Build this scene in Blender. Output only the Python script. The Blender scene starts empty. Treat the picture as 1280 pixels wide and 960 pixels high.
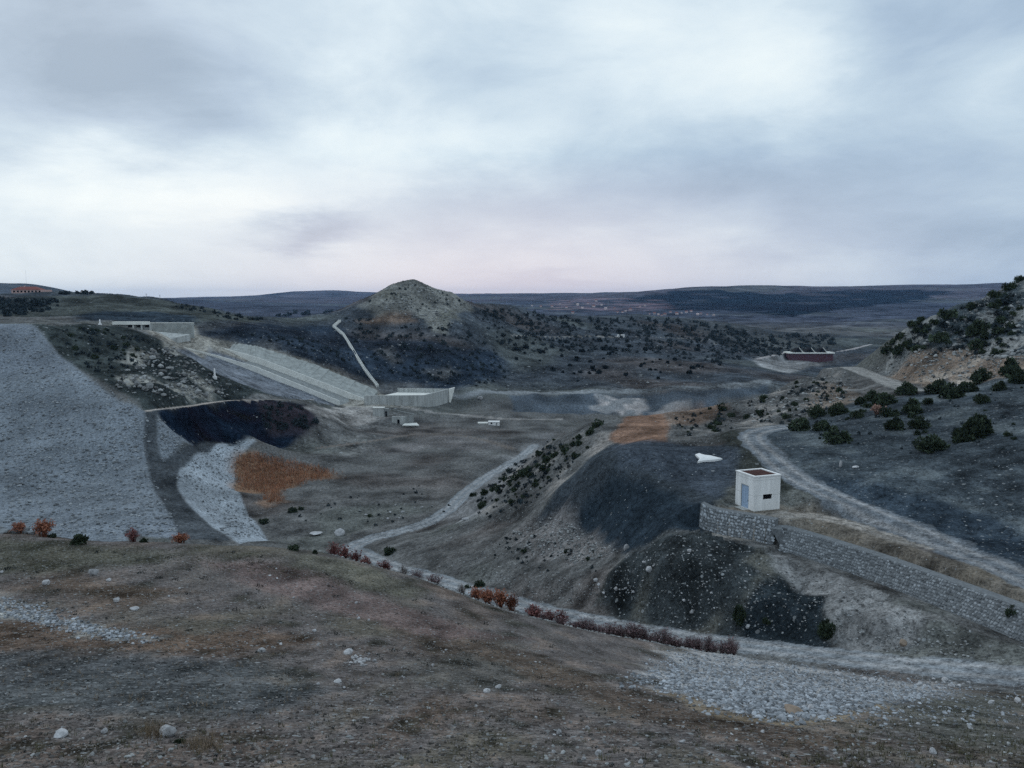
import bpy, math, random, time
import numpy as np
from mathutils import Vector, Matrix

scene = bpy.context.scene
COL = scene.collection
T0 = time.time()

# ------------------------------------------------------------------ camera
F_PX = 1000.0                      # focal length in pixels of a 1280 px wide picture
PITCH = math.atan2(108.0, F_PX)
cam_d = bpy.data.cameras.new('camera')
cam_d.sensor_width = 36.0
cam_d.lens = F_PX / 1280.0 * 36.0
cam_d.clip_start = 0.2
cam_d.clip_end = 60000.0
cam = bpy.data.objects.new('camera', cam_d)
cam.rotation_euler = (math.pi / 2 - PITCH, 0, 0)
COL.objects.link(cam)
scene.camera = cam

# ------------------------------------------------------------------ light, sky, exposure
SUN_EL, SUN_AZ = math.radians(24), math.radians(-28)      # azimuth from +Y towards +X
scene.view_settings.view_transform = 'Standard'
scene.view_settings.look = 'None'
scene.view_settings.exposure = 0.0
scene.view_settings.gamma = 1.0
scene.view_settings.use_curve_mapping = False
scene.cycles.use_denoising = False
scene.cycles.use_adaptive_sampling = True
scene.cycles.adaptive_threshold = 0.01
scene.cycles.max_bounces = 4
scene.cycles.diffuse_bounces = 1
scene.cycles.glossy_bounces = 2
scene.cycles.transmission_bounces = 2
scene.cycles.volume_bounces = 1
scene.cycles.transparent_max_bounces = 6
scene.cycles.caustics_reflective = False
scene.cycles.caustics_refractive = False

def lin(r, g, b):
    return tuple(((c / 255.0) / 12.92 if c <= 10 else (((c / 255.0) + 0.055) / 1.055) ** 2.4) for c in (r, g, b))

def px_dir(px, py):
    cx, cy = (px - 640.0) / F_PX, -(py - 480.0) / F_PX
    fy = math.cos(PITCH) + cy * math.sin(PITCH)
    fz = -math.sin(PITCH) + cy * math.cos(PITCH)
    return cx / fy, fz / fy                                # x/y and z/y

def build_world():
    w = bpy.data.worlds.new('World')
    scene.world = w
    w.use_nodes = True
    nt = w.node_tree
    nt.nodes.clear()
    N, L = nt.nodes.new, nt.links.new
    out = N('ShaderNodeOutputWorld'); bg = N('ShaderNodeBackground')
    bg.inputs['Strength'].default_value = 0.1
    L(bg.outputs[0], out.inputs[0])
    sky = N('ShaderNodeTexSky'); sky.sky_type = 'NISHITA'; sky.sun_disc = False
    sky.sun_elevation = SUN_EL; sky.sun_rotation = SUN_AZ; sky.dust_density = 2.0
    tc = N('ShaderNodeTexCoord')
    sep = N('ShaderNodeSeparateXYZ'); L(tc.outputs['Generated'], sep.inputs[0])
    def m(op, a, b=None, c=None):
        n = N('ShaderNodeMath'); n.operation = op
        for i, v in enumerate((a, b, c)):
            if v is None: continue
            if isinstance(v, (int, float)): n.inputs[i].default_value = v
            else: L(v, n.inputs[i])
        return n.outputs[0]
    az = m('ARCTAN2', sep.outputs[0], sep.outputs[1])
    el = m('ARCSINE', sep.outputs[2])
    # warp the cloud banks so that their edges are ragged; the stretch flattens clouds near the horizon
    elx = m('MAXIMUM', el, -0.02)
    planar = N('ShaderNodeCombineXYZ')
    den = m('ADD', m('MAXIMUM', sep.outputs[2], 0.0), 0.16)
    L(m('DIVIDE', sep.outputs[0], den), planar.inputs[0]); L(m('DIVIDE', sep.outputs[1], den), planar.inputs[1])
    def noise(scale, detail, rough, off=0.0, dist=0.0):
        n = N('ShaderNodeTexNoise'); n.inputs['Scale'].default_value = scale
        n.inputs['Detail'].default_value = detail; n.inputs['Roughness'].default_value = rough
        n.inputs['Distortion'].default_value = dist
        mp = N('ShaderNodeMapping'); mp.inputs['Location'].default_value = (off, off * .7, off * .3)
        L(planar.outputs[0], mp.inputs[0]); L(mp.outputs[0], n.inputs['Vector'])
        return n
    nw = noise(0.9, 6, 0.62, 3.1)
    sw = N('ShaderNodeSeparateColor'); L(nw.outputs['Color'], sw.inputs[0])
    azw = m('MULTIPLY_ADD', m('SUBTRACT', sw.outputs[0], 0.5), 0.26, az)
    elw = m('MULTIPLY_ADD', m('SUBTRACT', sw.outputs[1], 0.5), 0.14, elx)
    # cloud banks: centre and size given as direction (from where they stand in the sky) ; amount > 0 bright, < 0 dark
    banks = [(120, 208, 230, 40, .22), (250, 245, 170, 26, .18), (520, 190, 120, 30, .24), (450, 85, 60, 45, .14), (300, 130, 50, 60, .06),
             (860, 40, 110, 60, .24), (985, 100, 75, 50, .22), (1235, 85, 60, 40, .12), (640, 335, 220, 26, .10), (60, 320, 240, 40, .08),
             (700, 110, 130, 40, .08), (1000, 320, 200, 25, .03), (560, 10, 80, 30, .10), (640, 170, 60, 30, .06),
             (175, 80, 130, 90, -.25), (255, 150, 60, 50, -.12), (372, 287, 62, 20, -.30), (345, 295, 36, 14, -.12), (840, 225, 260, 42, -.17),
             (1160, 210, 180, 90, -.12), (640, 55, 150, 50, -.06), (1190, 15, 160, 50, -.18), (30, 90, 90, 80, -.12), (610, 265, 180, 26, -.08),
             (1150, 290, 200, 18, -.08), (690, 352, 60, 8, -.14), (560, 130, 60, 40, -.05), (1270, 330, 160, 30, -.10), (1080, 60, 60, 40, -.08)]
    val = None
    for (px, py, sx, sy, amt) in banks:
        x, z = px_dir(px, py)
        amt *= 1.35; a0, e0 = math.atan2(x, 1), math.atan2(z, math.hypot(x, 1))
        dx = m('MULTIPLY', m('SUBTRACT', azw, a0), F_PX / sx * .8)
        dy = m('MULTIPLY', m('SUBTRACT', elw, e0), F_PX / sy * .8)
        r2 = m('ADD', m('MULTIPLY', dx, dx), m('MULTIPLY', dy, dy))
        g = m('MULTIPLY', m('POWER', 2.718, m('MULTIPLY', r2, -1.0)), amt)
        val = g if val is None else m('ADD', val, g)
    puff = N('ShaderNodeCombineXYZ'); L(az, puff.inputs[0]); L(m('MULTIPLY', elx, 2.1), puff.inputs[1])
    nf = N('ShaderNodeTexNoise'); nf.inputs['Scale'].default_value = 4.2; nf.inputs['Detail'].default_value = 10; nf.inputs['Roughness'].default_value = 0.60; nf.inputs['Distortion'].default_value = 0.35
    L(puff.outputs[0], nf.inputs['Vector'])
    nb = noise(0.55, 5, 0.5, 23.0)
    val = m('ADD', val, m('MULTIPLY', m('SUBTRACT', nf.outputs[0], 0.5), 0.80))
    val = m('ADD', val, m('MULTIPLY', m('SUBTRACT', nb.outputs[0], 0.5), 0.30))
    val = m('ADD', val, 0.545)
    ramp = N('ShaderNodeValToRGB'); cr = ramp.color_ramp
    stops = [(0.08, (150, 173, 196)), (0.30, (175, 196, 217)), (0.52, (198, 217, 232)), (0.72, (222, 237, 246)), (0.96, (243, 253, 255))]
    cr.elements[0].position = stops[0][0]; cr.elements[0].color = (*lin(*stops[0][1]), 1)
    cr.elements[1].position = stops[-1][0]; cr.elements[1].color = (*lin(*stops[-1][1]), 1)
    for p, c in stops[1:-1]:
        e = cr.elements.new(p); e.color = (*lin(*c), 1)
    L(val, ramp.inputs[0])
    # faint lilac warmth of the low sky
    low = N('ShaderNodeMapRange'); L(el, low.inputs[0])
    low.inputs[1].default_value = 0.17; low.inputs[2].default_value = -0.01; low.inputs[3].default_value = 0.0; low.inputs[4].default_value = 1.0
    azg = m('POWER', 2.718, m('MULTIPLY', m('MULTIPLY', m('SUBTRACT', az, 0.0), m('SUBTRACT', az, 0.0)), -7.0))
    wf = m('MULTIPLY', m('MULTIPLY', low.outputs[0], azg), 0.75)
    tint = N('ShaderNodeMix'); tint.data_type = 'RGBA'; tint.blend_type = 'MIX'
    L(wf, tint.inputs[0]); L(ramp.outputs[0], tint.inputs[6]); tint.inputs[7].default_value = (*lin(246, 228, 232), 1)
    sc_ = N('ShaderNodeMix'); sc_.data_type = 'RGBA'; sc_.blend_type = 'MULTIPLY'; sc_.inputs[0].default_value = 1.0
    L(tint.outputs[2], sc_.inputs[6]); sc_.inputs[7].default_value = (10.0, 10.0, 10.0, 1)
    sc_.clamp_result = False
    mix = N('ShaderNodeMix'); mix.data_type = 'RGBA'; mix.inputs[0].default_value = 0.97
    L(sky.outputs[0], mix.inputs[6]); L(sc_.outputs[2], mix.inputs[7])
    L(mix.outputs[2], bg.inputs[0])
    w.cycles.sampling_method = 'MANUAL'; w.cycles.sample_map_resolution = 256
build_world()

sun_d = bpy.data.lights.new('sun', 'SUN')
sun_d.energy = 0.5; sun_d.angle = math.radians(20); sun_d.color = (1.0, 0.93, 0.86)
sun = bpy.data.objects.new('sun', sun_d)
sd = Vector((math.sin(SUN_AZ) * math.cos(SUN_EL), math.cos(SUN_AZ) * math.cos(SUN_EL), math.sin(SUN_EL)))
sun.rotation_euler = sd.to_track_quat('Z', 'Y').to_euler()
sun.location = sd * 200
COL.objects.link(sun)

HAZE = 0.000028
ILL = (0.51, 0.60, 0.67)             # how bright a white surface reads under this sky: turns a wanted tone into a base colour
def alb(r, g, b):
    return np.array([min(0.85, v / k) for v, k in zip(lin(r, g, b), ILL)])

# ------------------------------------------------------------------ the lie of the land: surveyed points
PTS = []
def A(px, py, D):
    x, z = px_dir(px, py); PTS.append((x * D, D, z * D))
def Z(px, py, z):
    x, t = px_dir(px, py); D = z / t; PTS.append((x * D, D, z))
def H(px, D, z):
    PTS.append(((px - 640) / F_PX * D, D, z))

# hillside the picture is taken from
for p in [(-250, 960, 11), (0, 960, 11), (320, 960, 11.5), (640, 960, 12), (960, 960, 12.5), (1280, 960, 13), (1530, 960, 14),
          (0, 880, 17), (320, 880, 18), (640, 880, 20), (960, 890, 22), (1280, 890, 30),
          (-250, 800, 27), (0, 800, 27), (320, 800, 29), (640, 800, 40), (960, 850, 38), (1150, 850, 50),
          (-250, 720, 42), (0, 720, 42), (320, 720, 46), (520, 760, 45), (800, 830, 43), (640, 840, 28),
          (-250, 655, 56), (0, 662, 55), (100, 676, 56), (200, 677, 57), (320, 683, 59), (400, 690, 62), (520, 722, 62), (640, 765, 59), (800, 800, 58),
          (940, 824, 57), (1040, 838, 57), (1150, 855, 54), (1280, 868, 53), (1530, 860, 48)]: A(*p)
for p in [(640, 5, -3.6), (0, 5, -3.4), (1280, 5, -3.6), (640, 2.5, -1.8)]: H(*p)
# hidden ground behind the brow
for p in [(-250, 85, -36), (0, 85, -36), (150, 85, -36), (320, 90, -37), (420, 92, -38), (520, 84, -36), (620, 76, -33.5), (760, 72, -33), (-250, 130, -50), (0, 130, -50), (150, 130, -50),
          (320, 130, -50), (-250, 170, -55), (0, 170, -55), (150, 170, -55.5), (260, 165, -55.5)]: H(*p)
# lower road
for p in [(1530, 850, 56), (1280, 842, 61), (1100, 826, 68), (940, 808, 78), (820, 790, 88), (700, 768, 101), (640, 752, 111), (560, 728, 130), (500, 710, 148), (450, 688, 172), (530, 655, 204),
          (590, 612, 248)]: A(*p)
# valley floor
for p in [(335, 674, -60.5), (300, 640, -61), (300, 600, -61), (360, 630, -60.5), (400, 645, -60), (350, 590, -61), (430, 600, -61), (500, 640, -59.5), (560, 600, -61), (650, 570, -62), (430, 575, -61.5),
          (540, 550, -62.5), (640, 545, -62.5), (440, 535, -62), (560, 522, -63), (640, 520, -63), (700, 520, -63.5), (780, 519, -63.5)]: Z(*p)
for p in [(860, 420, -64), (900, 450, -64), (520, 410, -63), (600, 400, -63)]: H(*p)
# gully between hillside, lower road and spoil heap
for p in [(560, 690, 150), (560, 660, 172), (640, 690, 133), (640, 725, 120), (720, 710, 112), (700, 745, 107), (600, 640, 192), (740, 690, 116), (800, 740, 94)]: A(*p)
# spoil heap and the ridge it is tipped on
for p in [(700, 650, 142), (650, 650, 156), (592, 628, 222), (625, 602, 207), (664, 572, 200), (696, 546, 198), (740, 540, 176), (800, 552, 150), (850, 558, 143), (905, 560, 138), (930, 558, 140),
          (760, 524, 195), (800, 520, 200), (850, 513, 206), (940, 498, 216), (1000, 472, 236), (800, 535, 172), (870, 535, 178), (930, 520, 185),
          (765, 580, 130), (735, 580, 136), (700, 610, 148), (700, 640, 144), (740, 650, 128), (780, 686, 109), (780, 640, 117), (830, 620, 114), (825, 655, 105), (905, 578, 128), (860, 600, 120), (840, 585, 124),
          (800, 600, 122)]: A(*p)
for p in [(690, 230, -50), (760, 235, -50), (850, 255, -52), (940, 290, -55), (1000, 310, -52), (1060, 340, -52), (640, 225, -56), (690, 270, -62), (760, 290, -63), (850, 330, -63), (940, 390, -64), (1060, 450, -63)]: H(*p)
# hut terrace, walls, mound below them
for p in [(945, 640, 100), (880, 631, 100.5), (970, 641, 98), (1000, 636, 103), (885, 664, 96.5), (930, 674, 95), (965, 684, 93.5), (985, 660, 97), (1085, 690, 87), (1185, 725, 77.5), (1280, 760, 69),
          (975, 682, 92.5), (1042, 714, 86), (1120, 749, 77), (1175, 772, 71.5), (1252, 792, 66), (1400, 800, 58), (1400, 840, 53),
          (1100, 775, 73), (1000, 740, 85), (1050, 790, 73), (980, 700, 90.5), (870, 690, 93), (840, 668, 99), (820, 720, 91), (900, 720, 88), (900, 770, 81), (960, 780, 78), (800, 760, 92), (760, 735, 98)]: A(*p)
# upper road and the slope above it
for p in [(1400, 770, 65), (1280, 722, 75), (1150, 665, 90), (1070, 630, 101), (1000, 600, 113), (960, 570, 127), (940, 545, 144), (985, 534, 158), (1020, 620, 105), (1080, 655, 95), (1180, 700, 82),
          (1100, 570, 121), (1280, 680, 86), (1280, 620, 97), (1280, 560, 111), (1280, 500, 140), (1200, 540, 128), (1100, 520, 150), (1150, 495, 170), (1060, 500, 172), (1200, 470, 186), (1280, 440, 190),
          (1060, 458, 256), (1100, 472, 232), (1140, 487, 205), (1190, 480, 200), (1020, 515, 165),
          (1100, 440, 243), (1150, 440, 225), (1130, 413, 240), (1170, 392, 245), (1200, 384, 247), (1240, 368, 250), (1280, 351, 250), (1240, 420, 212), (1240, 450, 200),
          (1530, 320, 240), (1530, 420, 180), (1530, 520, 115), (1530, 640, 85)]: A(*p)
for p in [(1280, 300, 0), (1530, 300, 10), (1130, 290, -24), (1200, 330, -30), (1280, 450, -40), (1530, 450, -40), (1130, 380, -52), (1280, 700, -65), (1200, 560, -65), (1530, 700, -60)]: H(*p)
# dam: face, berm, toe
for p in [(-250, 405, 330), (-100, 405, 330), (0, 405, 330), (38, 405, 330), (60, 425, 316), (100, 462, 294), (0, 460, 300), (-250, 460, 300), (60, 540, 258), (-250, 540, 250), (0, 600, 226), (-250, 620, 210), (110, 600, 232)]: A(*p)
for p in [(185, 515, -38.2), (182, 550, -45.5), (185, 580, -50.2), (190, 600, -53), (213, 645, -55), (235, 672, -55.5), (160, 660, -54.5), (310, 550, -52.2), (280, 552.5, -52), (250, 562, -52), (222, 584, -52.3), (218, 605, -54), (235, 630, -55.3),
          (280, 668, -56.5), (205, 575, -51.3), (240, 556, -51.4), (320, 554, -54.5), (300, 566, -57), (292, 590, -59.8), (292, 612, -61.3), (310, 645, -61.5), (265, 602, -57.5), (250, 588, -55.5), (270, 640, -58.2), (330, 562, -60.5)]: Z(*p)
for p in [(-250, 338, -11), (0, 338, -11), (38, 338, -11), (0, 352, -12), (-250, 352, -12)]: H(*p)
# dam abutment, slopes under the spillway
for p in [(45, 407, 334), (120, 409, 350), (140, 412, 400), (200, 416, 385), (150, 450, 328), (200, 450, 345), (250, 470, 355), (120, 440, 325), (150, 487, 282), (285, 497, 342), (320, 499, 352), (240, 505, 295), (200, 511, 270),
          (250, 545, 287), (200, 530, 259), (215, 537, 267), (230, 524, 282), (310, 543, 301), (380, 528, 338), (400, 546, 336), (390, 505, 372), (350, 495, 380)]: A(*p)
# spillway cut
for p in [(215, 432, 430), (270, 445, 428), (320, 464, 428), (370, 484, 428), (425, 506, 428), (330, 462, 440), (250, 437, 430), (320, 436, 456), (250, 423, 452), (400, 459, 460), (470, 491, 462), (380, 430, 480),
          (250, 450, 412), (320, 478, 408), (380, 497, 405), (430, 515, 405), (465, 512, 420), (530, 511, 425), (560, 512, 440), (575, 508, 460), (190, 413, 430), (245, 416, 440), (150, 405, 430), (480, 500, 440)]: A(*p)
# left hill beyond the dam
for p in [(-250, 380, 700), (-100, 372, 720), (0, 372, 720), (35, 371, 730), (80, 367, 700), (120, 367, 690), (200, 373, 680), (270, 385, 640), (330, 397, 570), (370, 400, 620), (150, 395, 500), (-100, 397, 480), (0, 397, 480), (240, 398, 490), (320, 415, 480), (90, 385, 560), (250, 392, 560)]: A(*p)
for p in [(0, 800, -5), (100, 780, -8), (200, 760, -12), (270, 730, -22), (330, 680, -34), (0, 1000, -20), (200, 1000, -40), (330, 900, -50)]: H(*p)
# central hill
for p in [(516, 345, 655), (500, 356, 650), (533, 357.5, 660), (560, 366.5, 666), (580, 372, 672), (587, 379, 680), (607, 384, 695), (640, 385, 735), (470, 366, 642), (445, 377, 638), (425, 389, 625), (400, 392, 610), (470, 420, 560), (515, 400, 590), (560, 400, 590), (560, 440, 530), (415, 430, 530), (430, 405, 580), (480, 470, 490),
          (560, 478, 490), (560, 493, 468), (600, 494, 466), (640, 490, 480), (760, 489, 476), (840, 486, 478), (900, 483, 482), (960, 478, 490), (640, 470, 540), (800, 458, 560), (900, 458, 590), (700, 430, 670), (800, 425, 720), (900, 420, 860), (640, 405, 720), (720, 397, 880), (800, 394, 1000),
          (860, 398, 1100), (900, 403, 1150), (640, 440, 610), (960, 440, 900), (700, 460, 560), (660, 512, 440)]: A(*p)
for p in [(515, 800, -12), (515, 1000, -50), (590, 850, -30), (640, 900, -22), (430, 760, -35), (430, 1000, -60), (720, 1150, -40), (800, 1300, -50), (640, 1200, -50), (860, 520, -54), (700, 500, -56)]: H(*p)
# flats beyond, far hills
for p in [(960, 452, 830), (1010, 449, 850), (1040, 445, 880), (985, 436, 930), (1040, 432, 960), (960, 418, 1200), (1060, 420, 1200), (1100, 405, 1700), (1000, 408, 1600), (1060, 395, 2400), (960, 393, 2600), (1130, 388, 2800), (900, 390, 2900), (840, 388, 3000), (760, 386, 3000), (700, 385, 3000), (1280, 385, 3000), (1530, 385, 3000),
          (1280, 354, 6500), (1530, 352, 6500), (1200, 356, 6300), (1100, 359, 6000), (1020, 358, 5800), (960, 357, 5500), (900, 358, 5300), (860, 361, 5100), (835, 365, 5000), (790, 366, 5300), (760, 369, 5400), (720, 373, 5500), (680, 371, 7000), (640, 370, 7000), (590, 368, 8000), (560, 369, 8000),
          (960, 375, 4200), (1060, 376, 4500), (1130, 372, 4600), (860, 380, 4000), (760, 378, 4000), (680, 380, 4000), (900, 383, 3500),
          (240, 373, 8500), (300, 371, 9500), (350, 366, 9500), (400, 363, 9500), (440, 364, 9500), (480, 370, 9000), (260, 378, 5000), (300, 377, 4200), (340, 380, 4000), (380, 378, 5200), (420, 378, 5400), (460, 384, 4000),
          (300, 388, 2500), (350, 390, 2200), (450, 390, 2200), (600, 384, 3000),
          (-250, 356, 3200), (-100, 353, 3000), (0, 354, 3000), (30, 354, 3000), (60, 359, 3000), (90, 366, 3000), (140, 373, 3200), (200, 374, 4500)]: A(*p)
for p in [(-250, 16000, -60), (0, 16000, -60), (300, 16000, -60), (640, 16000, -60), (960, 16000, -60), (1280, 16000, -60), (1530, 16000, -60),
          (0, 1600, -50), (-250, 1600, -50), (200, 1700, -70), (400, 1500, -70)]: H(*p)

P = np.array(PTS)
pr = np.hypot(P[:, 0], P[:, 1])
PU = np.stack([np.arctan2(P[:, 0], P[:, 1]), np.log(pr)], 1)
PV = P[:, 2] / pr
REG = 2e-4
def mq(d2): return np.sqrt(d2 + 0.009 ** 2)
d2 = ((PU[:, None] - PU[None]) ** 2).sum(2)
nP = len(P)
Km = np.zeros((nP + 3, nP + 3)); Km[:nP, :nP] = mq(d2) - np.eye(nP) * REG
Km[:nP, nP] = 1; Km[:nP, nP + 1:] = PU; Km[nP, :nP] = 1; Km[nP + 1:, :nP] = PU.T
Wt = np.linalg.solve(Km, np.concatenate([PV, np.zeros(3)]))
def base_t(u, w):
    q = np.stack([u.ravel(), w.ravel()], 1); out = np.empty(len(q))
    for i in range(0, len(q), 20000):
        c = q[i:i + 20000]
        dd = ((c[:, None, 0] - PU[None, :, 0]) ** 2 + (c[:, None, 1] - PU[None, :, 1]) ** 2)
        out[i:i + 20000] = mq(dd) @ Wt[:nP] + Wt[nP] + c @ Wt[nP + 1:]
    return out.reshape(u.shape)

# ------------------------------------------------------------------ grid: a fan of columns round the viewpoint
AZ_F = math.radians(37.5)
az_f = np.linspace(-AZ_F, AZ_F, 1041)
az_m = np.radians(np.linspace(38, 62, 40)); az_b = np.radians(np.linspace(65, 180, 24))[:-1]
AZ = np.concatenate([-math.pi * np.ones(1), -az_b[::-1], -az_m[::-1], az_f, az_m, az_b])    # full circle, last column wraps to first
w_near = np.linspace(math.log(2.5), math.log(8.5), 25, endpoint=False)
w_mid = np.linspace(math.log(8.5), math.log(300), 690, endpoint=False)
w_far = np.linspace(math.log(300), math.log(17000), 560)
LW = np.concatenate([w_near, w_mid, w_far])
NA, NR = len(AZ), len(LW)
# smooth base on a coarse net, then bilinear
cu = np.linspace(-0.68, 0.68, 300); cw = np.linspace(LW[0], LW[-1], 500)
CT = base_t(*np.meshgrid(cu, cw, indexing='ij'))
def bil(u, w):
    fu = np.clip((u - cu[0]) / (cu[1] - cu[0]), 0, len(cu) - 1.001); fw = np.clip((w - cw[0]) / (cw[1] - cw[0]), 0, len(cw) - 1.001)
    i, j = fu.astype(int), fw.astype(int); a, b = fu - i, fw - j
    return (CT[i, j] * (1 - a) * (1 - b) + CT[i + 1, j] * a * (1 - b) + CT[i, j + 1] * (1 - a) * b + CT[i + 1, j + 1] * a * b)
U, W = np.meshgrid(AZ, LW, indexing='ij')
R = np.exp(W)
X, Y = R * np.sin(U), R * np.cos(U)
BZ = bil(np.clip(U, -0.68, 0.68), W) * R
back = np.clip((np.abs(U) - 0.9) / 0.9, 0, 1); back = back * back * (3 - 2 * back)
BZ = BZ * (1 - back) + back * (-1.8 - 0.05 * R)

def sstep(a, b, x):
    t = np.clip((x - a) / (b - a), 0, 1); return t * t * (3 - 2 * t)
_rng = np.random.RandomState(7)
_PERM = _rng.permutation(4096); _ANG = _rng.rand(4096) * 2 * math.pi
_GX, _GY = np.cos(_ANG), np.sin(_ANG)
def perlin(x, y, seed=0):
    x = x + seed * 17.31; y = y - seed * 9.77
    xi = np.floor(x).astype(np.int64); yi = np.floor(y).astype(np.int64); xf, yf = x - xi, y - yi
    u, v = xf * xf * xf * (xf * (xf * 6 - 15) + 10), yf * yf * yf * (yf * (yf * 6 - 15) + 10)
    def g(ix, iy, dx, dy):
        h = _PERM[(_PERM[(ix + seed * 131) & 4095] + iy) & 4095]
        return _GX[h] * dx + _GY[h] * dy
    a = g(xi, yi, xf, yf); b = g(xi + 1, yi, xf - 1, yf); c = g(xi, yi + 1, xf, yf - 1); d = g(xi + 1, yi + 1, xf - 1, yf - 1)
    return (a * (1 - u) + b * u) * (1 - v) + (c * (1 - u) + d * u) * v

# ---- cast a pixel of the photograph onto the ground -> world point
_du = az_f[1] - az_f[0]; _o = 1 + len(az_b) + len(az_m)
GZ = BZ                                   # replaced once the ground is finished
def cast(px, py, lift=0.0):
    x, z = px_dir(px, py); u = math.atan2(x, 1); te = z / math.hypot(x, 1)
    i = int(min(max(np.searchsorted(AZ, u) - 1, 0), NA - 2)); a = (u - AZ[i]) / (AZ[i + 1] - AZ[i])
    t = (GZ[i] * (1 - a) + GZ[i + 1] * a) / R[i]
    k = np.argmax(t >= te)
    if t[k] < te:
        k = int(np.argmax(t[600:])) + 600; r = R[i][k]
        return Vector((r * math.sin(u), r * math.cos(u), t[k] * r + lift))
    if k == 0: r = R[i][0]
    else:
        s = (te - t[k - 1]) / (t[k] - t[k - 1] + 1e-12); r = math.exp(LW[k - 1] + s * (LW[k] - LW[k - 1]))
    return Vector((r * math.sin(u), r * math.cos(u), te * r + lift))
def ground_z(x, y):
    r = math.hypot(x, y); u = math.atan2(x, y)
    i = int(np.searchsorted(AZ, u)) - 1; i = min(max(i, 0), NA - 2); a = (u - AZ[i]) / (AZ[i + 1] - AZ[i])
    w = math.log(max(r, 2.6)); j = min(max(int(np.searchsorted(LW, w)) - 1, 0), NR - 2); b = (w - LW[j]) / (LW[j + 1] - LW[j])
    return float((GZ[i, j] * (1 - b) + GZ[i, j + 1] * b) * (1 - a) + (GZ[i + 1, j] * (1 - b) + GZ[i + 1, j + 1] * b) * a)
def at(px, py, D):
    x, z = px_dir(px, py); return Vector((x * D, D, z * D))

# ------------------------------------------------------------------ noise bands
CELL = R * 0.0055
lams = [0.18 * 1.9 ** k for k in range(15)]
disp = np.zeros_like(R); broad = np.zeros_like(R); fine = np.zeros_like(R); mid = np.zeros_like(R)
FR = np.abs(U) < 1.1
Xf, Yf, Rf, Cf = X[FR], Y[FR], R[FR], CELL[FR]
Yf = np.where(Rf < 64, Yf * 0.45, Yf)          # rills and clods on the near slope run downhill
_d, _b, _f, _m = (np.zeros(len(Xf)) for _ in range(4))
for k, l in enumerate(lams):
    ok = (l > 2.2 * Cf) & (l < 0.5 * Rf)
    if not ok.any(): continue
    xx, yy, rr, cc = Xf[ok], Yf[ok], Rf[ok], Cf[ok]
    vis = sstep(2.2, 4.5, l / cc)
    _d[ok] += perlin(xx / l, yy / l, 1 + k) * l * 0.075 * vis * (1 - sstep(0.035, 0.09, l / rr))
    p2 = perlin(xx / l, yy / l, 40 + k)
    lr = np.log(l / rr)
    _b[ok] += p2 * np.exp(-((lr - math.log(0.16)) / 0.8) ** 2)
    _m[ok] += p2 * np.exp(-((lr - math.log(0.05)) / 0.6) ** 2)
    _f[ok] += p2 * np.exp(-((lr - math.log(0.017)) / 0.55) ** 2) * vis
disp[FR], broad[FR], fine[FR], mid[FR] = _d, _b, _f, _m
white = _rng.rand(*R.shape)
print('noise', round(time.time() - T0, 1))
# ------------------------------------------------------------------ zones of ground, staked out as polygons on the land
wu = mid * 0.9 + fine * 0.8; ww = np.roll(mid, 37, 0) * 0.9 + np.roll(fine, 53, 0) * 0.8
def zone(pts, soft=0.006, rag=0.008):
    q = []
    for p in pts:
        v = cast(p[0], p[1]) if len(p) == 2 else at(*p)
        q.append((math.atan2(v.x, v.y), math.log(math.hypot(v.x, v.y))))
    q = np.array(q); mg = 0.06
    i0, i1 = np.searchsorted(AZ, [q[:, 0].min() - mg, q[:, 0].max() + mg]); j0, j1 = np.searchsorted(LW, [q[:, 1].min() - 3 * mg, q[:, 1].max() + 3 * mg])
    sl = (slice(i0, i1), slice(j0, j1))
    u = U[sl] + rag * wu[sl]; w = W[sl] + rag * 2.0 * ww[sl]
    inside = np.zeros(u.shape, bool); dmin = np.full(u.shape, 9.0)
    for k in range(len(q)):
        (x1, y1), (x2, y2) = q[k - 1], q[k]
        cond = (y1 > w) != (y2 > w)
        inside ^= cond & (u < (x2 - x1) * (w - y1) / ((y2 - y1) if y2 != y1 else 1e-12) + x1)
        vx, vy = x2 - x1, y2 - y1; L2 = vx * vx + vy * vy + 1e-12
        s = np.clip(((u - x1) * vx + (w - y1) * vy) / L2, 0, 1)
        dmin = np.minimum(dmin, np.hypot(u - x1 - s * vx, w - y1 - s * vy))
    sd_ = np.where(inside, dmin, -dmin)
    m_ = np.zeros(U.shape); m_[sl] = sstep(-soft, soft, sd_)
    return m_

def catmull(pts, n=10):
    pts = [np.array(p, float) for p in pts]; out = []
    pts = [2 * pts[0] - pts[1]] + pts + [2 * pts[-1] - pts[-2]]
    for i in range(1, len(pts) - 2):
        p0, p1, p2, p3 = pts[i - 1:i + 3]
        for k in range(n):
            t = k / n
            out.append(0.5 * (2 * p1 + (p2 - p0) * t + (2 * p0 - 5 * p1 + 4 * p2 - p3) * t * t + (3 * p1 - p0 - 3 * p2 + p3) * t ** 3))
    out.append(pts[-2]); return np.array(out)

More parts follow.
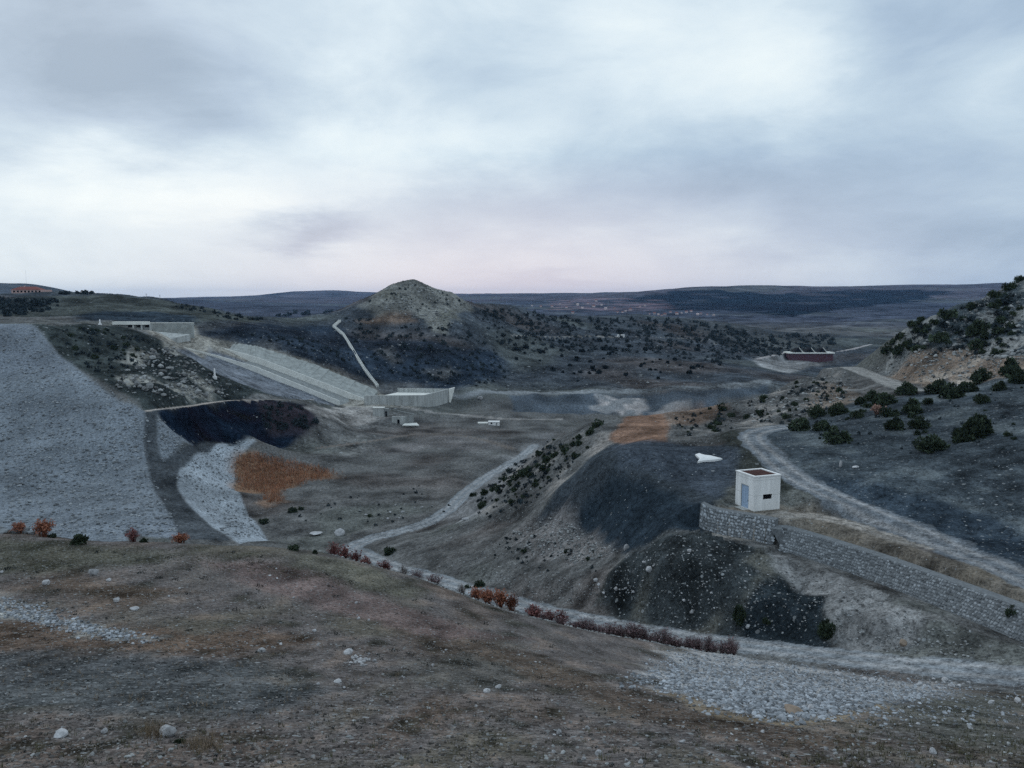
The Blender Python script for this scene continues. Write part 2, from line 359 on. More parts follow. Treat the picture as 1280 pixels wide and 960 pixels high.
def track(pts, smooth=6):
    """centre line of a track in the world; heights follow the land, evened out"""
    w = [tuple(cast(*p)) if len(p) == 2 else tuple(at(*p)) for p in pts]
    c = catmull(w)
    z = c[:, 2].copy()
    for _ in range(smooth): z[1:-1] = (z[:-2] + z[1:-1] * 2 + z[2:]) / 4
    c[:, 2] = z
    return c
def near(c, reach):
    """distance of every grid point to the line c, signed side, and the line's height there"""
    x0, y0 = c[:, 0].min() - reach, c[:, 1].min() - reach; x1, y1 = c[:, 0].max() + reach, c[:, 1].max() + reach
    idx = np.where(((X > x0) & (X < x1) & (Y > y0) & (Y < y1) & (np.abs(U) < 1.0)).ravel())[0]
    xx, yy = X.ravel()[idx], Y.ravel()[idx]
    best = np.full(len(idx), 1e9); zz = np.zeros(len(idx)); sg = np.zeros(len(idx))
    for k in range(len(c) - 1):
        ax, ay, az_ = c[k]; vx, vy, vz = c[k + 1] - c[k]; L2 = vx * vx + vy * vy + 1e-9
        s = np.clip(((xx - ax) * vx + (yy - ay) * vy) / L2, 0, 1)
        dx, dy = xx - ax - s * vx, yy - ay - s * vy; d = np.hypot(dx, dy)
        b = d < best
        best[b] = d[b]; zz[b] = az_ + s[b] * vz; sg[b] = np.sign(dx[b] * vy - dy[b] * vx)
    k = best < reach
    return idx[k], best[k] * sg[k], zz[k]

BROW = [(-300, 655, 56), (0, 662, 55), (100, 676, 56), (200, 677, 57), (320, 683, 59), (400, 690, 62), (520, 722, 62), (640, 765, 59), (800, 800, 58), (940, 824, 57), (1040, 838, 57), (1150, 857, 54), (1280, 872, 52.5), (1580, 864, 47)]
bw = [at(*p) for p in BROW]
b_az = np.array([math.atan2(v.x, v.y) for v in bw]); b_r = np.array([math.hypot(v.x, v.y) for v in bw])
R_BROW = np.interp(AZ, b_az, b_r)[:, None]
M_FG = 1 - sstep(0.99, 1.01, R / R_BROW + 0.012 * wu)

Zn = {}
Zn['dam_face'] = zone([(-330, 403.5, 331), (38, 405.5, 330), (60, 425, 316), (100, 462, 294), (150, 490, 272), (185, 515), (181, 550), (185, 580), (190, 600), (213, 645), (232, 672), (200, 672), (160, 668), (100, 675), (-330, 655, 120), (-330, 655, 180)], 0.0025, 0.0015)
Zn['dam_face2'] = zone([(194, 519), (215, 537), (241, 555), (222, 563), (203, 578), (196, 550)], 0.0025, 0.0015)
Zn['dam_toe'] = zone([(312, 548), (280, 553), (250, 564), (224, 585), (219, 606), (236, 632), (280, 667), (300, 680), (337, 676), (310, 645), (293, 610), (295, 575), (320, 553)], 0.0025, 0.0015)
Zn['berm'] = zone([(181, 512), (196, 512), (198, 560), (204, 576), (225, 562), (250, 554), (310, 546), (312, 549), (280, 554), (250, 565), (225, 586), (220, 606), (237, 632), (290, 676), (230, 676), (212, 645), (188, 600), (181, 560)], 0.003, 0.0015)
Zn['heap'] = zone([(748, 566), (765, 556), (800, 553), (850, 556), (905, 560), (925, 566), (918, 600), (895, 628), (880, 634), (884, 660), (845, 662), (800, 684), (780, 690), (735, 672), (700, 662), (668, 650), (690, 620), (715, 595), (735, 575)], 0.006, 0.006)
Zn['heap_shade'] = zone([(775, 590), (800, 600), (840, 615), (878, 628), (884, 660), (845, 660), (800, 684), (780, 690), (735, 670), (718, 650), (738, 615)], 0.010, 0.006)
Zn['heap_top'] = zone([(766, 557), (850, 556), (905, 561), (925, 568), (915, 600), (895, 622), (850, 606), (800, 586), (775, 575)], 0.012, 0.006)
Zn['tan_patch'] = zone([(762, 549), (778, 528), (800, 519), (832, 521), (838, 530), (833, 556), (790, 556)], 0.004, 0.004)
Zn['tan_patch2'] = zone([(820, 516), (880, 508), (905, 515), (870, 530), (835, 532)], 0.012, 0.008)
Zn['olive'] = zone([(890, 545), (915, 538), (945, 552), (970, 575), (1000, 600), (985, 625), (920, 600), (905, 562)], 0.008, 0.008)
Zn['reeds'] = zone([(296, 572), (320, 566), (345, 572), (420, 590), (412, 597), (380, 603), (352, 612), (350, 627), (335, 630), (330, 615), (303, 612), (296, 600)], 0.016, 0.022)
Zn['ridge'] = zone([(590, 622), (650, 572), (690, 547), (760, 526), (850, 515), (940, 500), (1000, 474), (1060, 460), (1075, 500), (985, 540), (940, 540), (930, 556), (850, 556), (765, 556), (735, 575), (700, 610), (650, 650), (600, 650)], 0.006, 0.01)
Zn['rubble'] = zone([(640, 665), (690, 645), (730, 668), (775, 690), (720, 705), (660, 690)], 0.012, 0.016)
Zn['mound'] = zone([(745, 735), (790, 690), (840, 668), (884, 664), (930, 676), (965, 690), (975, 720), (1030, 745), (1040, 790), (960, 800), (860, 790), (780, 765)], 0.008, 0.010)
Zn['knoll'] = zone([(935, 740), (960, 728), (1000, 730), (1026, 748), (1040, 785), (1000, 797), (945, 795), (925, 770)], 0.006, 0.008)
Zn['eroded'] = zone([(965, 690), (985, 690), (1045, 716), (1120, 752), (1165, 775), (1140, 800), (1080, 806), (1050, 800), (1030, 745), (985, 725)], 0.008, 0.010)
Zn['gully_right'] = zone([(1060, 805), (1140, 800), (1180, 775), (1255, 795), (1290, 800), (1290, 835), (1180, 826)], 0.012, 0.012)
Zn['terrace'] = zone([(880, 632), (970, 652), (985, 662), (1085, 692), (1185, 727), (1285, 762), (1285, 728), (1180, 705), (1080, 660), (1015, 632), (975, 632), (940, 630)], 0.006, 0.004)
Zn['right_slope'] = zone([(945, 540), (985, 530), (1060, 505), (1150, 492), (1200, 470), (1290, 440), (1290, 715), (1150, 655), (1040, 607), (1000, 590)], 0.006, 0.008)
Zn['right_dark'] = zone([(1020, 590), (1080, 600), (1290, 668), (1290, 712), (1150, 655), (1040, 612)], 0.012, 0.012)
Zn['right_rock'] = zone([(1098, 452), (1110, 432), (1130, 414), (1170, 393), (1240, 369), (1290, 348), (1330, 340, 250), (1330, 470, 150), (1250, 455), (1170, 452)], 0.005, 0.012)
Zn['right_tan'] = zone([(1082, 462), (1100, 448), (1160, 436), (1230, 440), (1290, 450), (1290, 470), (1200, 475), (1140, 480), (1095, 470)], 0.006, 0.014)
Zn['ridge_tan'] = zone([(1010, 505), (1030, 480), (1062, 485), (1070, 500), (1030, 515)], 0.010, 0.014)
Zn['peak'] = zone([(455, 382), (480, 363), (500, 353), (515, 351), (540, 358), (562, 367), (588, 378), (575, 400), (560, 415), (540, 412), (528, 398), (500, 396), (470, 392)], 0.006, 0.014)
Zn['peak_tan'] = zone([(445, 396), (470, 390), (510, 398), (520, 408), (480, 405), (452, 402)], 0.008, 0.014)
Zn['hill_dark'] = zone([(250, 412), (330, 405), (420, 410), (470, 425), (560, 432), (620, 440), (640, 455), (610, 482), (560, 486), (480, 482), (400, 452), (320, 430), (250, 418)], 0.012, 0.016)
Zn['hill_scar'] = zone([(530, 462), (560, 456), (572, 466), (545, 472)], 0.008, 0.012)
Zn['hill_scar2'] = zone([(468, 436), (485, 432), (503, 448), (490, 452)], 0.008, 0.012)
Zn['valley_pale'] = zone([(560, 648), (590, 606), (635, 572), (662, 555), (690, 535), (700, 545), (672, 565), (640, 592), (605, 640), (580, 655)], 0.012, 0.016)
Zn['valley_pale2'] = zone([(470, 560), (560, 543), (640, 550), (640, 562), (560, 560), (480, 570)], 0.02, 0.02)
Zn['bench'] = zone([(560, 494), (640, 488), (760, 487), (900, 481), (965, 475), (965, 480), (900, 486), (760, 491), (640, 493), (570, 498)], 0.003, 0.003)
Zn['bank'] = zone([(640, 494), (760, 493), (900, 487), (960, 480), (960, 492), (900, 502), (860, 512), (800, 519), (730, 519), (640, 512)], 0.004, 0.006)
Zn['bank_white'] = zone([(752, 495), (800, 494), (806, 505), (800, 519), (775, 519), (748, 514)], 0.006, 0.014)
Zn['bank_white2'] = zone([(810, 512), (830, 503), (862, 506), (850, 514), (815, 518)], 0.006, 0.014)
Zn['flat_pale'] = zone([(942, 448), (985, 443), (1030, 452), (985, 468), (955, 458)], 0.006, 0.008)
Zn['abut_rock'] = zone([(180, 440), (215, 430), (245, 455), (285, 480), (290, 497), (250, 500), (190, 500), (140, 485), (160, 460)], 0.008, 0.02)
Zn['abut'] = zone([(42, 407), (140, 408), (200, 424), (250, 455), (330, 480), (390, 500), (285, 500), (200, 510), (186, 514), (150, 489), (100, 461), (60, 424)], 0.004, 0.004)
Zn['slope_dark'] = zone([(196, 516), (240, 508), (290, 501), (330, 500), (385, 505), (400, 530), (380, 545), (310, 548), (250, 554), (242, 555), (215, 537)], 0.005, 0.006)
Zn['slope_brush'] = zone([(320, 503), (385, 505), (402, 530), (380, 545), (335, 545)], 0.008, 0.01)
Zn['chute_gravel'] = zone([(222, 438), (262, 437), (335, 464), (425, 503), (395, 503), (330, 490), (285, 474), (240, 450)], 0.004, 0.003)
Zn['chute_pale'] = zone([(140, 404), (245, 408), (250, 420), (320, 433), (400, 456), (470, 488), (530, 512), (430, 508), (330, 464), (222, 436), (190, 418)], 0.004, 0.003)
Zn['works_floor'] = zone([(380, 506), (430, 508), (480, 509), (490, 522), (445, 533), (425, 528), (400, 520)], 0.006, 0.01)
Zn['left_hill'] = zone([(-330, 374, 700), (0, 374), (80, 369), (200, 375), (270, 388), (330, 402), (240, 406), (-330, 402, 400)], 0.006, 0.008)
Zn['left_trees'] = zone([(-330, 376, 700), (0, 374), (80, 372), (60, 384), (20, 394), (-330, 398, 480)], 0.01, 0.014)
Zn['left_strip'] = zone([(95, 393), (160, 388), (240, 394), (250, 402), (140, 402), (95, 402)], 0.01, 0.008)
Zn['stone_strip'] = zone([(-60, 742), (0, 746), (50, 760), (90, 778), (170, 795), (190, 802), (140, 798), (85, 786), (0, 768), (-60, 762)], 0.025, 0.05)
Zn['gravel_bed'] = zone([(800, 852), (840, 815), (945, 822), (1040, 838), (1150, 858), (1210, 852), (1190, 868), (1090, 880), (1000, 900), (920, 890), (870, 870)], 0.030, 0.05)
Zn['gravel_edge'] = zone([(805, 858), (870, 872), (920, 892), (1000, 902), (1100, 880), (1130, 888), (1000, 912), (900, 900)], 0.012, 0.016)
Zn['pink_path'] = zone([(260, 705), (320, 700), (440, 735), (600, 790), (680, 800), (560, 800), (430, 770), (300, 725)], 0.025, 0.02)
Zn['fg_brown1'] = zone([(-60, 772), (100, 778), (250, 792), (330, 785), (400, 800), (300, 820), (150, 815), (-60, 812)], 0.03, 0.03)
Zn['fg_brown2'] = zone([(480, 775), (560, 780), (700, 830), (800, 870), (980, 910), (1130, 930), (1000, 940), (800, 900), (640, 840), (520, 810)], 0.03, 0.03)
Zn['fg_brown3'] = zone([(60, 715), (170, 735), (240, 745), (130, 760), (60, 740)], 0.03, 0.03)
Zn['fg_green1'] = zone([(-60, 665), (90, 682), (230, 690), (200, 705), (90, 715), (-60, 720)], 0.03, 0.02)
Zn['fg_green2'] = zone([(370, 690), (430, 700), (540, 738), (520, 750), (420, 730), (360, 705)], 0.02, 0.02)
Zn['fg_green3'] = zone([(1100, 880), (1290, 850), (1290, 960), (1150, 930)], 0.05, 0.03)
Zn['fg_dark'] = zone([(-60, 815), (150, 820), (330, 830), (420, 870), (300, 900), (-60, 890)], 0.05, 0.03)
Zn['dark_patch'] = zone([(500, 835), (560, 815), (630, 830), (660, 855), (600, 868), (530, 860)], 0.03, 0.03)
Zn['far_forest'] = zone([(770, 374), (840, 364), (900, 362), (960, 368), (1040, 364), (1130, 362), (1190, 364), (1160, 376), (1060, 385), (990, 396), (900, 388), (840, 388), (800, 380)], 0.006, 0.016)
Zn['far_town'] = zone([(690, 374), (760, 372), (830, 376), (850, 386), (780, 390), (690, 388)], 0.008, 0.014)
Zn['far_bush'] = zone([(860, 395), (960, 415), (1040, 420), (1040, 438), (960, 446), (900, 432), (860, 412)], 0.01, 0.012)
print('zones', round(time.time() - T0, 1))

# ------------------------------------------------------------------ tracks
TR = {}
TR['lower'] = (track([(1530, 852, 54), (1280, 843), (1100, 826), (940, 808), (820, 790), (700, 768), (640, 752), (560, 728), (500, 710), (448, 690), (440, 684), (470, 672), (530, 655), (560, 637), (585, 613), (612, 594, 282), (640, 578, 306), (655, 568, 320), (668, 557)]), 2.3)
TR['upper'] = (track([(1530, 822, 57), (1400, 772, 65), (1280, 722, 75), (1150, 665), (1070, 632), (1000, 600), (962, 570), (940, 546), (958, 537), (985, 533)]), 2.6)
TR['ridge'] = (track([(1046, 461, 258), (1062, 459, 253), (1100, 473), (1140, 487), (1190, 481)]), 3.2)
TR['terrace'] = (track([(1200, 690), (1130, 676), (1060, 654), (1010, 645), (960, 646), (900, 642)]), 1.4)
TR['valley'] = (track([(400, 560), (460, 552), (520, 543), (580, 545), (640, 560)]), 1.8)
TR['bench'] = (track([(500, 508), (540, 515), (600, 521), (640, 524), (700, 524)]), 2.2)
TR['works'] = (track([(186, 513), (230, 508), (285, 501), (330, 499), (390, 500)]), 1.8)
TR['hill'] = (track([(640, 419), (720, 421), (775, 421), (855, 423), (900, 431)]), 1.5)
TR['flats'] = (track([(945, 449), (990, 440), (1035, 440), (1060, 437), (1090, 430)]), 2.6)
HZ = BZ.copy(); M_ROAD = np.zeros_like(R); ROAD_ID = np.zeros(R.shape, int); RUT = np.zeros_like(R)
rough = np.ones_like(R)
def setr(name, v): 
    global rough
    rough = rough * (1 - Zn[name]) + v * Zn[name]
rough = rough * (1 - M_FG) + 0.55 * M_FG
for n_, v_ in (('ridge', 1.5), ('right_slope', 0.9), ('right_rock', 4.5), ('right_tan', 1.6), ('ridge_tan', 2.0), ('peak', 2.6), ('abut', 1.6), ('abut_rock', 4.0), ('slope_dark', 1.2), ('bank', 3.0), ('rubble', 2.2), ('mound', 2.0),
               ('eroded', 1.6), ('gully_right', 1.8), ('terrace', 0.5), ('heap', 0.35), ('tan_patch', 0.5), ('dam_face', 0.22), ('dam_face2', 0.22), ('dam_toe', 0.22), ('berm', 0.12), ('reeds', 0.5), ('chute_pale', 0.1), ('chute_gravel', 0.15), ('works_floor', 0.7),
               ('gravel_bed', 1.0), ('stone_strip', 1.0)): setr(n_, v_)
rough *= 1 - 0.5 * sstep(1500, 4000, R)
keep = np.ones_like(R)
for i, (n_, (c, hw)) in enumerate(TR.items()):
    idx, d, z = near(c, hw * 3.2)
    e = np.abs(d) / hw
    flat = 1 - sstep(1.15, 2.8, e)
    h = HZ.ravel(); h[idx] = h[idx] * (1 - flat) + z * flat
    k = keep.ravel(); k[idx] = np.minimum(k[idx], 0.12 + 0.88 * sstep(0.9, 2.0, e))
    jig = 0.45 * wu.ravel()[idx]
    mm = 1 - sstep(0.85, 1.15, e + jig)
    r_ = M_ROAD.ravel(); up = mm > r_[idx]; r_[idx[up]] = mm[up]
    q = ROAD_ID.ravel(); q[idx[up & (mm > 0.5)]] = i + 1
    t_ = RUT.ravel(); t_[idx] = np.maximum(t_[idx], np.exp(-((e - 0.45) / 0.2) ** 2))
GZ = HZ + disp * rough * keep
# clods and stones too small for the wider noise
GZ += (white - 0.5) * 0.0005 * R * np.clip(rough, 0, 1.5) * keep * (np.abs(U) < 1.0) * (1 - sstep(800, 1500, R))
# the hut stands on level ground
def level(px, py, rad):
    v = cast(px, py); d = np.hypot(X - v.x, Y - v.y); k = 1 - sstep(rad, rad * 1.5, d)
    GZ[:] = GZ * (1 - k) + v.z * k
    return v
HUT_P = level(945.5, 638, 3.3)

# the ground is cut back in front of the two stone walls
WALLS = {'curved': ([(877, 630), (890, 636), (915, 641), (940, 645), (970, 651)], 3.0), 'long': ([(973, 663), (985, 661), (1085, 691), (1185, 726), (1280, 761), (1340, 784, 64)], 2.5)}
WALL_TOP = {}
for n_, (pp, h_) in WALLS.items():
    c = catmull([tuple(cast(*a) if len(a) == 2 else at(*a)) for a in pp], 8); c[:, 2] += 0.15; WALL_TOP[n_] = c
for n_, (pp, h_) in WALLS.items():
    c = WALL_TOP[n_]; idx, d, z = near(c, 4.5)
    s0 = np.sign(-c[len(c) // 2][0] * (c[-1][1] - c[0][1]) + c[len(c) // 2][1] * (c[-1][0] - c[0][0]))
    f_ = d * s0 > 0.35; g_ = GZ.ravel(); ii = idx[f_]
    g_[ii] = np.minimum(g_[ii], z[f_] - h_ + 0.10 * np.maximum(0, np.abs(d[f_]) - 1.2))
    b_ = (d * s0 <= 0.35) & (d * s0 > -1.5); ii = idx[b_]; g_[ii] = np.minimum(g_[ii], z[b_] - 0.12)

# ------------------------------------------------------------------ base colours of the ground (tone per zone; the heap's shaded side is painted in)
alb_ = np.empty(R.shape + (3,)); alb_[:] = alb(71, 77, 81)
stony = np.full(R.shape, 0.25)
def paint(mask, rgb, amt=1.0, st=None):
    global stony
    k = (mask * amt)[..., None]
    alb_[:] = alb_ * (1 - k) + alb(*rgb) * k
    if st is not None: stony = stony * (1 - mask * amt) + st * mask * amt
# middle distance
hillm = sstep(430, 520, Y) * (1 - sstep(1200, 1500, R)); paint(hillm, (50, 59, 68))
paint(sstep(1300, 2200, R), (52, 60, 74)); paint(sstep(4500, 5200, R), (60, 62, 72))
paint(sstep(0.1, 0.5, broad) * (1 - M_FG), (56, 64, 64), 0.55)
paint(sstep(0.1, 0.5, -broad) * (1 - M_FG) * (1 - sstep(1200, 1500, R)), (80, 80, 82), 0.5)
paint(Zn['left_hill'], (54, 62, 64), 1, 0.1); paint(Zn['left_trees'], (34, 44, 52), 0.7); paint(Zn['left_strip'], (32, 43, 54), 0.9)
paint(Zn['hill_dark'], (28, 40, 54), 0.85); paint(Zn['hill_scar'], (84, 92, 98), 0.8); paint(Zn['hill_scar2'], (78, 84, 88), 0.6)
paint(Zn['peak'], (100, 108, 110), 0.95, 0.9); paint(Zn['peak'] * sstep(0.0, 0.35, mid), (62, 68, 66), 0.75)
paint(Zn['peak_tan'], (92, 84, 76), 0.7)
paint(Zn['bench'], (86, 96, 104)); paint(Zn['bank'], (56, 68, 80), 0.9, 0.5); paint(Zn['bank_white'], (132, 138, 144), 0.9, 1.0); paint(Zn['bank_white2'], (116, 122, 128), 0.8, 1.0)
paint((Zn['bank_white'] + Zn['bank_white2']) * sstep(-0.05, 0.2, fine + .5 * mid), (70, 80, 88), 0.85); paint(Zn['flat_pale'] * sstep(0.0, 0.3, mid + fine), (74, 84, 92), 0.7)
paint(Zn['flat_pale'], (108, 116, 122), 0.7); paint(Zn['far_bush'], (52, 58, 62), 0.6)
paint(Zn['abut'], (42, 51, 54), 0.95, 0.3); paint(Zn['abut_rock'] * sstep(-0.05, 0.25, mid + 0.5 * fine), (108, 115, 116), 0.9, 1.0)
paint(Zn['slope_dark'], (14, 24, 37), 1, 0.05); paint(Zn['slope_brush'], (44, 42, 48), 0.7)
paint(Zn['chute_pale'], (112, 118, 118), 0.95, 0.1); paint(Zn['chute_gravel'], (86, 97, 109), 1, 0.1); paint(Zn['works_floor'], (112, 118, 122), 0.8, 0.7)
paint(Zn['ridge'], (66, 72, 76), 0.95, 0.6); paint(Zn['ridge'] * sstep(0.05, 0.4, mid), (96, 100, 102), 0.7)
paint(Zn['ridge_tan'], (92, 90, 87), 0.9, 0.9); paint(Zn['tan_patch2'], (96, 84, 74), 0.6); paint(Zn['tan_patch'], (88, 76, 69), 1, 0.15)
paint(Zn['right_slope'], (50, 61, 70), 0.95, 0.35); paint(Zn['right_slope'] * sstep(0.0, 0.4, mid), (64, 74, 80), 0.6); paint(Zn['right_dark'], (34, 46, 58), 0.8)
paint(Zn['right_rock'], (48, 60, 68), 0.95, 1.0); paint(Zn['right_rock'] * sstep(0.05, 0.35, mid + .4 * fine), (96, 104, 108), 0.85)
paint(Zn['right_tan'], (96, 92, 87), 0.95, 0.9); paint(Zn['right_tan'] * sstep(0.1, 0.4, mid), (118, 120, 118), 0.7)
paint(Zn['olive'], (37, 43, 43), 0.9, 0.1)
paint(Zn['heap'], (44, 53, 61), 1, 0.08); paint(Zn['heap_shade'], (30, 41, 51), 0.95, 0.05); paint(Zn['heap_top'], (50, 60, 71), 0.9, 0.15)  # shade on the heap's near side is painted darker than its top
paint(Zn['rubble'], (84, 88, 92), 0.8, 1.3); paint(Zn['mound'], (40, 48, 53), 0.95, 0.55); paint(Zn['mound'] * sstep(0.1, 0.5, mid), (66, 70, 68), 0.6)
paint(Zn['eroded'], (98, 106, 112), 0.95, 0.5); paint(Zn['eroded'] * sstep(0.1, 0.4, fine + mid * .5), (70, 76, 80), 0.7); paint(Zn['gully_right'], (76, 84, 86), 0.8, 0.6)
paint(Zn['knoll'], (26, 35, 42), .9, .5); paint(Zn['terrace'], (88, 90, 88), 0.9, 0.2); paint(Zn['terrace'] * sstep(0.0, 0.4, mid), (66, 66, 62), 0.7)
paint(Zn['dam_face'] + Zn['dam_face2'], (90, 103, 115), 1, 0.85); paint(Zn['dam_face'] * sstep(0.0, 0.5, broad), (82, 94, 107), 0.6); paint(Zn['dam_toe'], (112, 127, 140), 1, 0.8); paint(Zn['berm'], (53, 61, 68), 1, 0.1)
paint(Zn['reeds'], (94, 80, 68), .9, 0); paint(Zn['far_forest'] * sstep(-0.5, -0.1, mid + 0.4 * fine), (8, 18, 28), 0.95); paint(Zn['far_town'] * sstep(-.3, .2, mid + fine), (86, 78, 88), 0.6)
# foreground
paint(M_FG, (74, 76, 79), 1, 0.7)
paint(M_FG * sstep(0.0, 0.5, broad), (66, 68, 64), 0.8); paint(M_FG * sstep(0.05, 0.5, -broad), (82, 77, 73), 0.7); paint(M_FG * sstep(0.15, 0.5, mid), (79, 74, 70), 0.45); paint(M_FG * sstep(0.15, 0.5, -mid), (62, 68, 62), 0.5)
for n_, c_, a_ in (('fg_dark', (56, 64, 70), .85), ('fg_brown1', (71, 65, 60), .85), ('fg_brown2', (63, 60, 57), .85), ('fg_brown3', (76, 71, 66), .8), ('fg_green1', (62, 68, 63), .7), ('fg_green2', (70, 75, 70), .7), ('fg_green3', (62, 69, 68), .7), ('pink_path', (80, 75, 77), .85), ('dark_patch', (62, 67, 68), .7)):
    paint(Zn[n_] * M_FG, c_, a_)
paint(Zn['gravel_edge'] * M_FG, (96, 93, 82), 0.7); paint(Zn['gravel_bed'], (112, 120, 126), 0.9, 1.2); paint(Zn['stone_strip'], (122, 132, 136), 0.9, 1.2)
paint(Zn['valley_pale'], (96, 104, 111), .6); paint(Zn['valley_pale2'], (86, 90, 95), .5)
# tracks
ROADC = {'lower': (102, 115, 126), 'upper': (84, 96, 107), 'ridge': (112, 120, 124), 'terrace': (106, 110, 110), 'valley': (84, 86, 87), 'bench': (102, 108, 112), 'works': (128, 130, 130), 'hill': (96, 102, 104), 'flats': (128, 134, 142)}
for i, n_ in enumerate(TR): paint(M_ROAD * (ROAD_ID == i + 1), ROADC[n_], 0.92, 0.1)
paint(M_ROAD * (ROAD_ID > 0) * (ROAD_ID != 5) * RUT, (128, 135, 140), 0.45); paint(M_ROAD * (1 - RUT) * sstep(0, .4, mid), (80, 86, 90), 0.5)
# grain
idg_soft = np.maximum.reduce([Zn['dam_face'], Zn['dam_face2'], Zn['dam_toe'], Zn['chute_pale'], Zn['chute_gravel'], Zn['reeds'], Zn['heap']])
g = 1 + 0.36 * broad + 0.65 * mid + 0.85 * fine
g *= 1 + (white - 0.5) * 0.16
alb_ *= np.clip(1 + (g - 1) * (1 - .45 * np.clip(M_ROAD, 0, 1)) * np.where(idg_soft > .5, .55, 1.0), 0.3, 2.4)[..., None]
alb_ = np.clip(alb_, 0.01, 0.8)
print('paint', round(time.time() - T0, 1))

# ------------------------------------------------------------------ ground material (base colour surveyed per point, finer grain from noise)
def nodes(m): 
    m.use_nodes = True; nt = m.node_tree; return nt, nt.nodes.new, nt.links.new
def earth_material(name, attr=True, rgb=(.1, .1, .1), grain=0.5, s1=0.9, s2=7.0, bump=0.5, dist=0.12, vor=()):
    m = bpy.data.materials.new(name); nt, N, L = nodes(m)
    b = nt.nodes['Principled BSDF']; b.inputs['Roughness'].default_value = 0.95; b.inputs['Specular IOR Level'].default_value = 0.0
    tc = N('ShaderNodeTexCoord')
    def math_(op, a, c=None, e=None):
        n = N('ShaderNodeMath'); n.operation = op
        for i, v in enumerate((a, c, e)):
            if v is None: continue
            if isinstance(v, (int, float)): n.inputs[i].default_value = v
            else: L(v, n.inputs[i])
        return n.outputs[0]
    def mixc(mode, f, a, c):
        n = N('ShaderNodeMix'); n.data_type = 'RGBA'; n.blend_type = mode
        for i, v in ((0, f), (6, a), (7, c)):
            if isinstance(v, tuple): n.inputs[i].default_value = v
            elif isinstance(v, (int, float)): n.inputs[i].default_value = v
            else: L(v, n.inputs[i])
        return n.outputs[2]
    n1 = N('ShaderNodeTexNoise'); n1.inputs['Scale'].default_value = s1; n1.inputs['Detail'].default_value = 4; n1.inputs['Roughness'].default_value = 0.65; L(tc.outputs['Object'], n1.inputs['Vector'])
    n2 = N('ShaderNodeTexNoise'); n2.inputs['Scale'].default_value = s2; n2.inputs['Detail'].default_value = 3; n2.inputs['Roughness'].default_value = 0.7; L(tc.outputs['Object'], n2.inputs['Vector'])
    ad = math_('ADD', n1.outputs[0], n2.outputs[0])
    mr = N('ShaderNodeMapRange'); L(ad, mr.inputs[0]); mr.inputs[1].default_value = 0.76; mr.inputs[2].default_value = 1.24; mr.inputs[3].default_value = 1 - grain; mr.inputs[4].default_value = 1 + grain
    if attr:
        at_ = N('ShaderNodeAttribute'); at_.attribute_name = 'soil'; base = at_.outputs['Color']
    else: base = (*rgb, 1)
    col = mixc('MULTIPLY', 1.0, base, mr.outputs[0])
    hgt = n2.outputs[0]
    if attr:
        for sc, rad, k in vor:
            v = N('ShaderNodeTexVoronoi'); v.inputs['Scale'].default_value = sc; L(tc.outputs['Object'], v.inputs['Vector'])
            s = N('ShaderNodeSeparateColor'); L(v.outputs['Color'], s.inputs[0])
            pick = math_('LESS_THAN', s.outputs[0], math_('MULTIPLY', at_.outputs['Alpha'], k))
            rr = math_('MULTIPLY_ADD', s.outputs[1], rad * .8, rad * .35)
            inn = math_('LESS_THAN', v.outputs['Distance'], rr)
            f = math_('MULTIPLY', pick, inn)
            tone = math_('MULTIPLY_ADD', s.outputs[2], 0.26, 0.10)
            cc = N('ShaderNodeCombineColor'); L(tone, cc.inputs[0]); L(math_('MULTIPLY', tone, 1.06), cc.inputs[1]); L(math_('MULTIPLY', tone, 1.10), cc.inputs[2])
            col = mixc('MIX', math_('MULTIPLY', f, 0.85), col, cc.outputs[0])
            dark = math_('MULTIPLY', math_('LESS_THAN', math_('SUBTRACT', 1.0, s.outputs[0]), math_('MULTIPLY', at_.outputs['Alpha'], k * .9)), inn)
            col = mixc('MULTIPLY', math_('MULTIPLY', dark, 0.5), col, (0.3, 0.3, 0.3, 1))
    L(col, b.inputs['Base Color'])
    bp = N('ShaderNodeBump'); bp.inputs['Strength'].default_value = bump; bp.inputs['Distance'].default_value = dist
    L(hgt, bp.inputs['Height']); L(bp.outputs[0], b.inputs['Normal'])
    return m
M_NEAR = earth_material('near_soil', s1=4.0, s2=17.0, grain=.7, bump=.8, dist=.05, vor=((12, .42, .36), (5.5, .40, .20)))
M_MIDS = earth_material('soil', s1=1.0, s2=3.6, grain=.6, bump=.7, dist=.25, vor=((3.4, .42, .30), (1.5, .38, .16)))
M_HILL = earth_material('hill_soil', s1=.14, s2=.6, grain=.62, bump=.8, dist=1.5, vor=((.9, .42, .28), (.42, .38, .14)))
M_ROCKF = earth_material('rockfill', s1=1.3, s2=4.0, grain=.5, bump=.6, dist=.3, vor=((1.5, .44, .34), (.9, .42, .12)))
M_FARS = earth_material('far_soil', s1=.02, s2=.09, grain=.5, bump=0.0)
SOILS = {'ground': M_NEAR, 'far_hills': M_FARS, 'hills': M_HILL, 'hill_track': M_HILL, 'rockfill_face': M_ROCKF, 'toe_slope': M_ROCKF, 'rocky_hill': M_MIDS}

